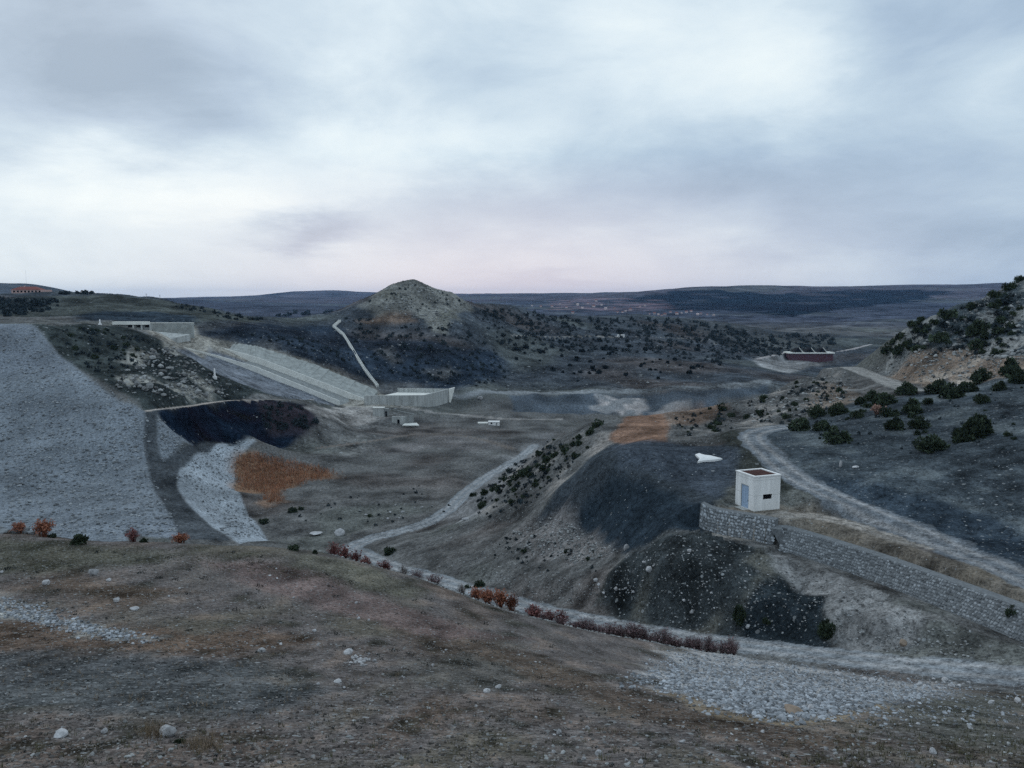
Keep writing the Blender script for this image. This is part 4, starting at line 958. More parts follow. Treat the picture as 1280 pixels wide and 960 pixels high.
def cabin():
    p = cast(617, 532); s = p.y / 1000
    t = thing('cabin', 'low white cabin on the valley floor right of the culvert', 'cabin', p, -.05)
    b = MB(); b.box(-6.5 * s, 7 * s, 0, 3, -.2, 4.6 * s); b.build('wall', M_SHEET, t)
    b = MB(); b.box(-7 * s, 7.5 * s, -.15, 3.15, 4.62 * s, 5.1 * s); b.build('roof', M_CAP, t)
    b = MB(); b.box(3 * s, 4.6 * s, -.05, -.01, .05, 3.6 * s); b.build('door', M_CONCD, t)
    b = MB(); b.box(-4 * s, -1.5 * s, -.05, -.01, 1.8 * s, 3.6 * s); b.build('window', M_DARK, t)
    t = thing('low_platform', 'low pale concrete platform left of the white cabin', 'platform', cast(604, 530), 0)
    b = MB(); b.box(-7 * s, 6 * s, 0, 3, -.4, 1.6 * s); b.build('slab', M_CONCP, t)
    for px, lab in ((773, 'tiny white hut on the scrubby hill, narrower of a pair'), (778.5, 'tiny white hut on the scrubby hill, wider of a pair')):
        q = cast(px, 421.5); k = q.y / 1000; w = (1.1 if px < 775 else 2.2) * k
        t = thing('small_hut', lab, 'hut', q); b = MB(); b.box(-w, w, 0, 2.2, -.6, 2.9 * k); b.build('wall', M_SHEET, t); b = MB(); b.box(-w - .1, w + .1, -.1, 2.3, 2.91 * k, 3.3 * k); b.build('roof', M_CAP, t)
        b = MB(); b.box(-w * .3, w * .3, -.06, -.01, -.3, 2 * k); b.build('door', M_CONCD, t)
cabin()
# stepped concrete drain on the central hill
def drain():
    pts = [cast(x, y) for x, y in ((425, 402), (417, 409), (429, 419), (437, 432), (447, 449), (455, 462), (464, 474), (472, 484))]
    t = thing('stepped_drain', 'thin pale concrete drain with steps running straight down the central hillside', 'drain', pts[-1])
    inv = Matrix.Translation(-pts[-1])
    n = len(pts); w = .5; dirs = []
    for i in range(n):
        d = pts[min(i + 1, n - 1)] - pts[max(i - 1, 0)]; d.z = 0; d.normalize(); dirs.append(Vector((-d.y, d.x, 0)))
    def strip(o0, o1, top):
        b = MB(); v = []
        for p, q in zip(pts, dirs):
            v += [p + q * o0 + Vector((0, 0, -1.4)), p + q * o1 + Vector((0, 0, -1.4)), p + q * o1 + Vector((0, 0, top)), p + q * o0 + Vector((0, 0, top))]
        f = [(3, 2, 1, 0), tuple(4 * (n - 1) + k for k in range(4))]
        for i in range(n - 1):
            for k in range(4): f.append((4 * i + k, 4 * i + (k + 1) % 4, 4 * i + 4 + (k + 1) % 4, 4 * i + 4 + k))
        b.add(v, f); return b
    for b_, n_ in ((strip(-w, w, 1.1), 'steps'), (strip(w + .01, w + .22, 1.45), 'kerb'), (strip(-w - .22, -w - .01, 1.45), 'kerb')):
        o = b_.build(n_, M_CONCP if n_ == 'kerb' else M_CONC, t); o.matrix_parent_inverse = inv
drain()
def post(px, py, hpx, wpx, label, m, name='marker_post', cat='post', D=None):
    p = cast(px, py) if D is None else at(px, py, D); s = p.y / 1000
    t = thing(name, label, cat, p); b = MB(); b.tube([(0, 0, -.5), (0, 0, hpx * s * .7), (0, 0, hpx * s)], [wpx * s * .5, wpx * s * .42, wpx * s * .25], 10); b.build('shaft', m, t)
    b = MB(); b.box(-wpx * s * .75, wpx * s * .75, -wpx * s * .75, wpx * s * .75, -.5, hpx * s * .22); b.build('footing', m, t); return t
post(268.5, 473, 13, 2.6, 'white marker post on a footing beside the spillway chute gravel', M_SHEET)
post(125, 406, 7, 2.2, 'short white marker post on the crest left of the weir', M_SHEET)
def pole(px, py, hpx, D, label, arm=0.0):
    p = at(px, py, D); s = D / 1000; t = thing('power_pole', label, 'pole', p)
    b = MB(); b.tube([(0, 0, -2), (0, 0, hpx * s)], [.22, .14], 6); b.build('mast', M_METAL, t)
    if arm:
        b = MB(); b.box(-arm, arm, -.1, .1, hpx * s * .86, hpx * s * .89); b.build('crossarm', M_METAL, t)
for a in ((183, 373, 6, 640, 'dark pole on the skyline of the left hill, left one of two', .8), (200, 374, 5.5, 640, 'dark pole on the skyline of the left hill, right one of two', .8), (33, 355, 17, 2800, 'thin tall mast above the red roofed building', 0)): pole(*a)
# red roofed building on the left skyline
def lodge():
    D = 745; s = D / 1000; p = at(36, 370.5, D)
    t = thing('building', 'long pink two storey building with red tiled roof on the left skyline', 'building', p, .04)
    w, h, d = 42 * s, 8.2 * s, 11; b = MB(); b.box(-w / 2, w / 2, 0, d, -4, h); b.build('wall', M_PINKW, t)
    rf = MB()
    def hip(x0, x1, y0, y1, z0, z1):
        o = .5; m = (y1 - y0) / 2; ym = (y0 + y1) / 2
        v = [(x0 - o, y0 - o, z0), (x1 + o, y0 - o, z0), (x1 + o, y1 + o, z0), (x0 - o, y1 + o, z0), (x0 + m, ym, z1), (x1 - m, ym, z1)]
        rf.add(v, [(0, 1, 5, 4), (1, 2, 5), (2, 3, 4, 5), (3, 0, 4), (3, 2, 1, 0)])
    hip(-w / 2, w * .32, 0, d, h + .02, h + 3.0); hip(w * .33, w / 2, .5, d - .5, h * .6 + .02, h * .6 + 1.6)
    rf.build('roof', M_REDROOF, t)
    for fl in range(2):
        for k in range(9):
            x = -w / 2 + w * (.06 + .105 * k); z = .6 + fl * h * .48
            if k == 8 and fl: continue
            m = MB(); m.box(x, x + w * .055, -.08, -.02, z, z + h * .30); wn = m.build('window', M_DARK, t)
    for k in range(4):
        x = -w / 2 + w * (.1 + .21 * k); m = MB(); m.box(x, x + w * .12, -1.1, -.1, h * .46, h * .50); m.box(x, x + w * .12, -1.1, -1.0, h * .50, h * .60); m.build('balcony', M_PINKW, t)
    ch = MB(); ch.box(-w * .2, -w * .18, d * .4, d * .5, h + 2, h + 4); ch.build('chimney', M_PINKW, t)
lodge()
# maroon shed with three roof gables across the flats
def shed():
    q = cast(986, 450); s = q.y / 1000; print('shed', q)
    t = thing('shed', 'long low maroon shed with three dark gables on the far valley flats', 'shed', q, -.02)
    W_ = 55 * s; h = 8 * s
    b = MB(); b.box(0, W_, 0, 14, -4, h); b.build('wall', M_MAROON, t)
    b = MB(); b.box(-1.2, W_ + 1.2, -1.2, 15.2, h + .01, h + 1.3); b.build('eave', M_CONCP, t)
    for k in range(3):
        x = W_ * (.10 + .27 * k); w = 12 * s; g_ = MB(); z = h + 1.32
        g_.add([(x, 1, z), (x + w, 1, z), (x + w * .6, 1, z + 5.5 * s), (x, 12, z), (x + w, 12, z), (x + w * .6, 12, z + 5.5 * s)], [(0, 1, 2), (5, 4, 3), (1, 4, 5, 2), (3, 0, 2, 5), (0, 3, 4, 1)]); g_.build('gable', M_DARK, t)
        r_ = MB(); r_.tube([(x + w * .6, .8, z + 5.5 * s + .2), (x + w, .8, z + .1)], .35, 6); r_.build('rafter', M_CONCP, t)
shed()
# village and pylons far off
def village():
    hm = MB(); hm.box(-5, 5, -4, 4, -6, 6, 0); hm.add([(-5.6, -4.6, 6), (5.6, -4.6, 6), (5.6, 4.6, 6), (-5.6, 4.6, 6), (-5.6, 0, 9), (5.6, 0, 9)], [(0, 1, 5, 4), (2, 3, 4, 5), (1, 2, 5), (3, 0, 4)], 1)
    m1 = hm.mesh('village_house', [M_HOUSE, M_REDROOF]); hm.m = [0] * len(hm.m); m2 = hm.mesh('village_house', [M_HOUSE])
    spots = [(665, 383), (676, 384), (690, 384), (700, 381), (708, 385), (716, 392), (722, 382), (735, 380), (742, 384), (752, 382), (772, 391), (778, 391), (782, 390), (796, 385), (800, 384), (806, 383), (812, 393), (818, 393), (823, 394), (827, 395), (831, 394), (852, 392), (858, 391), (864, 390), (872, 394),
             (876, 393), (884, 394), (892, 395), (788, 388), (768, 386), (728, 386), (712, 379), (745, 377), (757, 387), (838, 391), (846, 393)]
    for i, (x, y) in enumerate(spots):
        q = cast(x, y); s = rnd.uniform(.55, 1.0) * q.y / 3000
        o = put('village_house', m1 if i % 3 else m2, q, rnd.uniform(-.6, .6), (s, s, s)); tag(o, 'tiny pale house in the far village beneath the wooded hill', 'house', 'houses of the far village')
    for k, (x, y, hp) in enumerate(((760, 388, 13), (720, 387, 11), (684, 385, 10))):
        q = cast(x, y); s = q.y / 1000; h = hp * s
        t = thing('pylon', ('thin lattice pylon by the far village, rightmost and tallest of three', 'thin lattice pylon by the far village, middle of three', 'thin lattice pylon by the far village, leftmost of three')[k], 'pylon', q)
        b = MB(); w = h * .07
        for sx, sy in ((-1, -1), (1, -1), (1, 1), (-1, 1)): b.tube([(sx * w, sy * w, -2), (sx * w * .25, sy * w * .25, h)], .22, 4)
        for j in range(5): z = h * (j + .5) / 5.5; ww_ = w * (1 - .75 * z / h); b.tube([(-ww_, -ww_, z), (ww_, -ww_, z + h * .09)], .15, 4)
        b.build('tower', M_METAL, t); b = MB(); b.tube([(-h * .14, 0, h * .9), (h * .14, 0, h * .9)], .3, 4); b.tube([(-h * .11, 0, h * .76), (h * .11, 0, h * .76)], .3, 4); b.build('crossarm', M_METAL, t)
village()
# white sheet lying on the heap
def white_sheet():
    out = [(869, 570), (874, 569), (878, 571), (890, 571.5), (903, 574.5), (893, 577), (880, 577.5), (872, 579), (875, 575)]
    ps = [cast(x, y, .25) for x, y in out]; c = sum(ps, Vector()) / len(ps); b = MB(); n = len(ps)
    rings = [[(c + (p - c) * k) + Vector((0, 0, (.5 * (1 - k) + rnd.uniform(-.06, .12)))) for p in ps] for k in (1, .66, .33)]
    vs = [p for r in rings for p in r] + [c + Vector((0, 0, .35))] + [p - Vector((0, 0, .3)) for p in ps]
    fs = []
    for r in range(2):
        for k in range(n): fs.append((r * n + k, r * n + (k + 1) % n, (r + 1) * n + (k + 1) % n, (r + 1) * n + k))
    for k in range(n): fs.append((2 * n + k, 2 * n + (k + 1) % n, 3 * n)); fs.append((k, 3 * n + 1 + k, 3 * n + 1 + (k + 1) % n, (k + 1) % n))
    b.add([v - c for v in vs], fs); o = b.build('tarpaulin', M_SHEET, loc=c); tag(o, 'crumpled white tarpaulin lying on top of the dark soil heap', 'tarpaulin')
white_sheet()
# ------------------------------------------------------------------ stones one can point at
def stone(px, py, wpx, label, hk=1.0, tan=False, rz=None, group=None, sink=.18, i=None, cat='stone'):
    p = cast(px, py); s = wpx * p.length / 1000 * .88; k = rnd.randrange(9) if i is None else i
    me = (ROCK_TAN if tan else ROCK_ME)[k]
    o = put('stone', me, (p.x, p.y, p.z + s * .5 * .7 * hk * (1 - 2 * sink)), rnd.uniform(0, 6.28) if rz is None else rz, (s, s * rnd.uniform(.8, 1.1), s * hk * 1.15), (rnd.uniform(-.2, .2), rnd.uniform(-.2, .2)))
    tag(o, label, cat, group); return o
for a in [(117, 719, 17, 'rounded grey boulder on the green strip at upper left of the near slope'), (58, 731, 13, 'pale wedge shaped stone on the near left slope above the stone strip'), (136, 727, 8, 'small grey stone just right of the rounded boulder on the near slope'),
          (146, 753, 12, 'white angular stone at the right end of the brown patch on the left'), (168, 762, 14, 'flat dark slab below the white angular stone', .5), (76, 921, 21, 'long pale bluish stone at the bottom left edge of the near slope', .7), (131, 917, 12, 'small pale stone between the two largest stones at bottom left'),
          (211, 920, 25, 'largest white rounded stone at bottom left beside a dark tuft'), (327, 815, 12, 'lone white stone on the brown earth left of the stone pile', .8), (436, 818, 14, 'white block of stone standing beside the small heap of broken rock'), (423, 853, 12, 'flat pale stone below the small heap of broken rock', .5),
          (541, 833, 7, 'small round stone at the edge of the dark grey patch'), (623, 860, 12, 'squared pale stone at the right end of the dark grey patch', .7), (609, 866, 11, 'rough pale stone just left of the squared stone'), (393, 790, 8, 'pale stone on the slope above the white block'),
          (448, 774, 6, 'small white stone, left of a close pair on the upper slope'), (461, 776, 5, 'small grey stone, right of a close pair on the upper slope'), (699, 918, 9, 'upright pale stone touching a smaller one at bottom centre', 1.2), (693, 920, 6, 'smaller stone leaning at the upright pale stone'),
          (735, 912, 8, 'single stone on the sandy rill at bottom centre'), (748, 944, 12, 'white tilted stone, brightest near the bottom centre edge'), (729, 950, 9, 'white stone at the bottom edge left of the tilted one'), (692, 941, 7, 'small stone on grey soil left of the bottom centre group'),
          (783, 951, 6, 'small stone right of the tilted white stone'), (801, 954, 9, 'grey lump of stone at the very bottom right of centre'), (853, 929, 10, 'isolated white stone on the dark brown slope'), (1014, 887, 14, 'blue grey boulder resting on the grey gravel bed'),
          (1166, 942, 11, 'lone white stone low on the right slope'), (1032, 937, 9, 'grey stone on brown soil below the gravel bed'), (1212, 911, 8, 'pale stone on the green slope at the right'), (1239, 880, 9, 'stone below the rubble line near the right edge'), (1272, 879, 13, 'pale stone cluster piece at the far right edge'),
          (783, 687, 9, 'upright white rock at the foot of the dark heap', 1.7), (811, 715, 17, 'big pale round boulder on the dark mound'), (745, 727, 10, 'pale rock at the left foot of the dark mound'), (770, 738, 10, 'white rock among rubble at the foot of the dark mound'), (865, 766, 8, 'pale boulder low on the dark mound near the road'),
          (935, 785, 10, 'white rock by the roadside below the dark bush'), (582, 650, 15, 'flat white slab where the lower road bends', .45), (394, 669, 18, 'wide pale boulder behind the brow beside the red bushes', .6), (424, 669, 17, 'tall pale boulder behind the brow beside the red bushes', .9), (1070, 585, 11, 'low white rock right of the standing stone', .5),
          (600, 499, 12, 'pale boulder beyond the end of the spillway basin', .8), (862, 690, 9, 'pale rock at the top of the dark mound'), (1135, 830, 7, 'stone at the lower road edge right of the gully hole')]:
    stone(*a)
stone(992, 892, 36, 'broad tan rock half buried in the gravel bed', .5, True); stone(1128, 806, 13, 'pinkish boulder beside the dark gully hole', .9, True)
o = stone(1050.5, 583, 6, 'tall white standing stone on the slope above the upper road', 2.9)
# little heap of broken stone
t = thing('stone_heap', 'small heap of broken pale rock beside the white block', 'stone heap', cast(447, 828)); 
for k in range(34):
    p = cast(447 + rnd.gauss(0, 8), 826 + rnd.gauss(0, 3.4)) - t.location; z = rnd.uniform(.10, .22)
    o = put('stone', ROCK_ME[k % 9], (p.x, p.y, p.z + z * .25), rnd.uniform(0, 6.3), (z, z * .9, z * .8)); o.parent = t
def in_poly(x, y, q):
    c = False
    for k in range(len(q)):
        (x1, y1), (x2, y2) = q[k - 1], q[k]
        if (y1 > y) != (y2 > y) and x < (x2 - x1) * (y - y1) / (y2 - y1) + x1: c = not c
    return c
def pick(q):
    xs, ys = [p[0] for p in q], [p[1] for p in q]
    while True:
        x, y = rnd.uniform(min(xs), max(xs)), rnd.uniform(min(ys), max(ys))
        if in_poly(x, y, q): return x, y
def lot(q, n, lo, hi, label, grp, tan=False):
    for _ in range(n):
        x, y = pick(q); w = lo + (hi - lo) * rnd.random() ** 2.2; stone(x, y, w, label, rnd.uniform(.6, 1.1), tan and rnd.random() < .5, group=grp)
NEAR_L = [(0, 700), (300, 700), (420, 720), (600, 790), (640, 960), (0, 960)]; NEAR_R = [(600, 790), (800, 840), (900, 890), (1100, 900), (1280, 880), (1280, 960), (640, 960)]
lot(NEAR_L, 62, 2.6, 6.5, 'small stone strewn over the bare left part of the near slope', 'stones on the left near slope')
lot(NEAR_R, 36, 2.6, 6.5, 'small stone strewn over the brown right part of the near slope', 'stones on the right near slope')
lot([(1040, 842), (1130, 848), (1215, 850), (1205, 862), (1110, 858), (1050, 852)], 34, 5, 12, 'broken pale block in the rubble line along the lower road', 'rubble along the lower road')
lot([(800, 690), (880, 670), (960, 700), (970, 730), (900, 780), (800, 755), (770, 730)], 44, 2.5, 6, 'small pale stone scattered on the dark mound', 'stones on the dark mound')
lot([(730, 730), (790, 735), (785, 752), (745, 745)], 12, 3, 8, 'rubble stone heaped at the left foot of the dark mound', 'rubble at the mound foot')
lot([(640, 660), (700, 645), (760, 685), (720, 702), (650, 690)], 28, 2.5, 6, 'pale rock in the rubble spread below the dark heap', 'rubble below the heap')
lot([(440, 640), (530, 620), (560, 628), (500, 655)], 16, 2, 6, 'pale rock beside the bend of the valley track', 'rocks beside the valley track')
# gravel: far too many to count
def strew(q, n, lo, hi, stray=0):
    r = []
    for _ in range(n):
        x, y = pick(q)
        if stray: x, y = x + rnd.gauss(0, stray), y + rnd.gauss(0, stray * .35)
        p = cast(x, y); r.append((p, lo + (hi - lo) * rnd.random() ** 3))
    return r
pts = strew(NEAR_L, 5600, .015, .12) + strew(NEAR_R, 3800, .015, .11) + strew([(0, 880), (640, 905), (640, 960), (0, 960)], 2600, .015, .10)
scatter_rocks(pts, 'gravel', M_GRAVEL, kind='stuff', label='loose gravel strewn over the near slope', cat='gravel')
pts = strew(NEAR_L, 1300, .02, .13) + strew(NEAR_R, 900, .02, .13) + strew([(0, 690), (420, 720), (760, 820), (640, 830), (0, 800)], 900, .03, .14)
scatter_rocks(pts, 'pale_gravel', M_STONE, kind='stuff', label='pale gravel dotted over the near slope', cat='gravel')
pts = strew([(0, 408), (38, 408), (60, 428), (100, 464), (183, 516), (184, 580), (212, 645), (225, 668), (0, 668)], 2600, .5, 1.5, 2) + strew([(312, 549), (250, 566), (222, 600), (282, 668), (330, 674), (293, 610), (297, 575)], 800, .4, 1.2, 2) + strew([(196, 520), (240, 555), (203, 576)], 200, .4, 1.2)
o = scatter_rocks(pts, 'rockfill_stones', M_WALLDULL); o['kind'] = 'stuff'; o.parent = dam
GB = [(800, 854), (840, 815), (945, 822), (1040, 839), (1150, 858), (1212, 853), (1190, 868), (1090, 880), (1000, 900), (920, 890), (870, 870)]
pts = strew(GB, 12500, .03, .25, 16) + strew([(1040, 840), (1280, 850), (1280, 900), (1100, 905), (1020, 890)], 1500, .03, .2, 14) + strew([(0, 746), (50, 760), (90, 778), (170, 795), (190, 802), (140, 798), (85, 786), (0, 768)], 1900, .03, .24, 9)
scatter_rocks(pts, 'crushed_stone', M_CRUSH, kind='stuff', label='grey crushed stone spread in a bed beside the lower road', cat='crushed stone')
pts = strew([(745, 735), (790, 690), (840, 668), (930, 676), (1030, 745), (1040, 790), (860, 790)], 900, .08, .4) + strew([(640, 665), (690, 645), (775, 690), (720, 705), (660, 690)], 700, .2, .8) + strew([(560, 690), (640, 690), (760, 740), (700, 760), (600, 735)], 500, .15, .5) \
    + strew([(980, 700), (1160, 775), (1130, 800), (1040, 790)], 300, .1, .4) + strew([(1050, 800), (1180, 785), (1270, 830), (1100, 815)], 300, .1, .4)
# pale stony rim along the brow
for k in range(700):
    px = 400 + 560 * rnd.random(); a = math.atan((px - 640) / 1000); r = float(np.interp(a, b_az, b_r)) * rnd.uniform(.985, 1.012); x, y = r * math.sin(a), r * math.cos(a); pts.append((Vector((x, y, ground_z(x, y))), rnd.uniform(.08, .34)))
scatter_rocks(pts, 'rubble', M_STONE, kind='stuff', label='rubble strewn over the mound and along the brow', cat='rubble')
pts = strew([(1100, 450), (1130, 416), (1240, 370), (1279, 352), (1279, 450), (1170, 452)], 500, .5, 2.2) + strew([(1085, 462), (1160, 436), (1279, 446), (1279, 470), (1150, 478)], 420, .4, 1.3) + strew([(930, 505), (1000, 475), (1060, 462), (1070, 500), (1000, 520), (940, 530)], 500, .3, 1.2) \
    + strew([(180, 440), (215, 430), (285, 480), (290, 497), (190, 500), (140, 485)], 240, .8, 2.6) + strew([(185, 438), (215, 432), (250, 458), (285, 484), (285, 496), (195, 496), (160, 478)], 110, 1.8, 4.6) + strew([(470, 385), (515, 353), (590, 380), (560, 412), (510, 396)], 380, .8, 2.8) + strew([(640, 400), (900, 405), (960, 440), (880, 480), (640, 480)], 260, .8, 2.2)
scatter_rocks(pts, 'outcrop_stones', M_STONE, kind='stuff', label='broken outcrop rock scattered over the hillsides', cat='outcrop rock')

# ------------------------------------------------------------------ shrubs
def shrub_mesh(seed, n, leaf, m, wide=1.0):
    r = random.Random(seed); b = MB(); lumps = []
    for k in range(r.randint(9, 15)):
        a = r.uniform(0, 6.28); d = .46 * wide * math.sqrt(r.random()); lumps.append((Vector((d * math.cos(a), d * math.sin(a), r.uniform(.06, .50) * (1 - d))), r.uniform(.12, .26), r.random()))
    for _ in range(n):
        c, rad, t = r.choice(lumps); d = Vector((r.gauss(0, 1), r.gauss(0, 1), r.gauss(.15, 1))).normalized(); p = c + d * rad * r.uniform(.55, 1.12)
        if p.z < -.05: continue
        u = (d + Vector((r.gauss(0, .6), r.gauss(0, .6), r.gauss(.3, .6)))).normalized(); v = u.orthogonal().normalized(); v.rotate(Matrix.Rotation(r.uniform(0, 6.28), 3, u)); s = leaf * r.uniform(.6, 1.4)
        b.face([p - v * s * .5, p + v * s * .5, p + v * s * .25 + u * s * 1.3, p - v * s * .3 + u * s * 1.2], 0, min(1, max(0, t * .5 + r.random() * .5)))
    return b.mesh('foliage', m, tint=True)
SH_N = [shrub_mesh(300 + i, 1500, .07, M_LEAF) for i in range(6)]; SH_M = [shrub_mesh(320 + i, 520, .11, M_LEAF) for i in range(6)]; SH_F = [shrub_mesh(340 + i, 150, .2, M_LEAFF) for i in range(6)]
stm = MB()
for k in range(7):
    a = k * .9; stm.tube([(0, 0, -.1), (.12 * math.cos(a), .12 * math.sin(a), .12), (.26 * math.cos(a), .26 * math.sin(a), .26)], [.03, .02, .008], 5)
STEM = stm.mesh('stem', M_STEM)
N_SHRUB = 0
def shrub(px, py, wpx, hk, label, grp=None, detail=0, cat='shrub', far=9e9):
    global N_SHRUB
    p = cast(px, py)
    if p.y > far: return None
    N_SHRUB += 1; s = wpx * p.y / 1000 * .76; hk *= 1.45
    if detail == 0:
        t = thing('juniper_shrub', label, cat, p - Vector((0, 0, .04 * s)), rnd.uniform(0, 6.28), grp); t.scale = (s, s, s * hk)
        for n_, me in (('foliage', rnd.choice(SH_N)), ('stem', STEM)):
            o = bpy.data.objects.new(n_, me); COL.objects.link(o); o.parent = t
        return t
    o = put('juniper_shrub', rnd.choice(SH_M if detail == 1 else SH_F), p - Vector((0, 0, .05 * s)), rnd.uniform(0, 6.28), (s, s * rnd.uniform(.85, 1.15), s * hk)); return tag(o, label, cat, grp)
R_UP = 'dark green shrub in the belt above the upper road'
for x, y, w, h, l in [(1222, 545, 50, .95, 'largest dark shrub on the right hillside, broad and rounded'), (1166, 562, 46, .6, 'wide low shrub on the open slope just left of the largest shrub'), (1203, 552, 30, .9, None), (1148, 535, 26, .9, 'round dark shrub, right of a close pair in mid slope'), (1118, 537, 26, .9, 'round dark shrub, left of a close pair in mid slope'), (1000, 538, 32, .8, None), (1028, 538, 26, .8, None), (1045, 552, 36, .8, 'low dark shrub hanging over the bend of the upper road'),
                      (1022, 520, 26, .8, None), (1048, 518, 28, .8, None), (1070, 522, 18, .8, None), (1105, 506, 34, .8, None), (1133, 492, 28, .8, None), (1112, 520, 30, .7, None), (1140, 516, 34, .8, None), (1090, 500, 24, .8, None), (1075, 505, 20, .8, None), (1172, 492, 34, .8, None), (1190, 496, 36, .7, None), (1208, 490, 30, .7, None), (1225, 478, 30, .9, 'dark round shrub directly above the largest shrub'), (1226, 503, 22, .8, None), (1262, 470, 34, 1.0, None), (1276, 478, 30, 1.0, None),
                      (1250, 488, 22, .8, None), (1160, 505, 18, .7, None)]:
    shrub(x, y, w, h, l or R_UP, None if l else 'shrubs above the upper road')
shrub(924, 776, 24, 1.5, 'dark upright bush on the mound above the white roadside rock', cat='bush'); shrub(1034, 795, 24, 1.4, 'dark upright bush in the pale eroded gully', cat='bush'); shrub(958, 778, 16, .8, 'low dark bush on the rounded knoll right of the upright bush', cat='bush')
shrub(1268, 770, 22, 1.0, 'dark bush at the right frame edge above the sloping stone wall', cat='bush')
shrub(225, 929, 18, .5, 'dark tuft beside the largest white stone', cat='tuft')
for x, y, w in [(366, 640, 14), (376, 637, 9), (330, 654, 14), (368, 688, 18), (393, 692, 10), (487, 692, 18), (462, 646, 8), (600, 733, 16), (584, 735, 9), (655, 690, 10), (180, 678, 12), (100, 681, 26), (65, 672, 12), (735, 700, 8), (708, 690, 9)]:
    shrub(x, y, w, .75, 'small dark shrub on the rough ground behind the brow', 'small shrubs behind the brow', 1)
def px_right(q): return min(p[0] for p in q) > 1090 or grp_is_ridge(q)
def grp_is_ridge(q): return max(p[1] for p in q) < 650 and min(p[1] for p in q) > 460 and max(p[0] for p in q) - min(p[0] for p in q) < 240
def wood(q, n, lo, hi, label, grp, detail, hk=(.7, 1.0)):
    for _ in range(n):
        x, y = pick(q); shrub(x, y, lo + (hi - lo) * rnd.random() ** 1.8, rnd.uniform(*hk), label, grp, detail, far=300 if px_right(q) else 9e9)
wood([(1100, 446), (1120, 425), (1150, 405), (1200, 386), (1278, 356), (1278, 448), (1190, 438)], 46, 8, 26, 'dark shrub among the rocks of the right hill', 'shrubs on the rocky right hill', 1)
for x, y, w in [(1275, 352, 14), (1262, 362, 16), (1140, 408, 14), (1126, 424, 16), (1110, 440, 18), (1152, 402, 12)]: shrub(x, y, w, .9, 'dark shrub among the rocks of the right hill', 'shrubs on the rocky right hill', 1, far=300)
wood([(592, 626), (640, 585), (690, 548), (720, 545), (735, 560), (690, 600), (640, 640), (600, 645)], 50, 4, 14, 'dark shrub on the flank of the ridge left of the soil heap', 'shrubs on the ridge flank', 1)
for k in range(16):
    f = k / 15; shrub(594 + f * 150 + rnd.uniform(-4, 4), 618 - f * 88 + 9 * math.sin(f * 3.1) + rnd.uniform(2, 5), rnd.uniform(9, 17), .8, 'dark shrub on the flank of the ridge left of the soil heap', 'shrubs on the ridge flank', 1)
wood([(838, 525), (880, 508), (940, 502), (1000, 478), (1040, 470), (1060, 500), (985, 528), (930, 535), (860, 545)], 40, 4, 14, 'dark shrub on the pale ridge right of the tan patch', 'shrubs on the pale ridge', 1)
wood([(45, 410), (130, 411), (190, 430), (160, 460), (110, 455), (70, 425)], 18, 4, 10, 'dark shrub on the slope between the dam and the spillway', 'shrubs on the dam abutment', 1)
wood([(640, 470), (640, 430), (720, 425), (860, 430), (920, 455), (860, 472), (720, 480)], 62, 3.5, 9, 'dark shrub on the near flank of the broad central hill', 'shrubs on the near central hill', 2)
wood([(1000, 515), (1060, 500), (1150, 500), (1279, 470), (1279, 560), (1100, 560), (1010, 550)], 22, 4, 13, 'small dark shrub on the open slope right of the upper road', 'small shrubs on the right slope', 1)
print('shrubs', N_SHRUB, round(time.time() - T0, 1))
# the rest of the scrub: a mass of small bushes far off
sb = MB()
def mass(q, n, lo, hi):
    for _ in range(n):
        x, y = pick(q); p = cast(x, y); s = (lo + (hi - lo) * rnd.random() ** 1.6) * p.y / 1000; t0 = rnd.random()
        for _k in range(28):
            d = Vector((rnd.gauss(0, 1), rnd.gauss(0, 1), abs(rnd.gauss(0, .9)))).normalized(); c = p + Vector((d.x * s * .45, d.y * s * .45, d.z * s * .6 + s * .02)) * rnd.uniform(.5, 1.1)
            u = Vector((rnd.gauss(0, 1), rnd.gauss(0, 1), rnd.gauss(.3, 1))).normalized(); v = u.orthogonal().normalized(); e = s * rnd.uniform(.2, .36)
            sb.face([c - v * e * .5, c + v * e * .5, c + v * e * .2 + u * e, c - v * e * .3 + u * e], 0, t0 * .5 + rnd.random() * .5)
mass([(600, 388), (640, 388), (720, 398), (860, 400), (900, 410), (960, 425), (960, 445), (900, 455), (760, 440), (640, 440), (610, 420)], 620, 2.5, 7.5)
mass([(430, 395), (470, 400), (600, 410), (640, 470), (600, 485), (480, 470), (440, 430)], 200, 2.5, 7); mass([(460, 378), (500, 356), (530, 356), (590, 380), (520, 392)], 30, 2, 5); mass([(860, 400), (960, 418), (1040, 421), (1045, 436), (960, 446), (900, 432)], 170, 3, 8)
mass([(0, 376), (70, 374), (75, 386), (20, 396), (0, 396)], 110, 4, 8); mass([(70, 369), (118, 368), (116, 366), (75, 367)], 16, 4, 7); mass([(340, 397), (410, 392), (420, 388), (350, 394)], 16, 4, 8); mass([(200, 376), (330, 400), (300, 402), (220, 384)], 40, 3, 6)
mass([(320, 508), (380, 508), (398, 530), (370, 542), (330, 535)], 60, 4, 9); mass([(250, 412), (400, 425), (470, 460), (440, 455), (330, 425)], 50, 3, 6)
mass([(592, 626), (640, 585), (690, 548), (735, 558), (690, 610), (640, 650), (600, 648)], 110, 2.5, 8); mass([(838, 525), (940, 502), (1040, 470), (1070, 500), (985, 530), (860, 545)], 110, 2.5, 8)
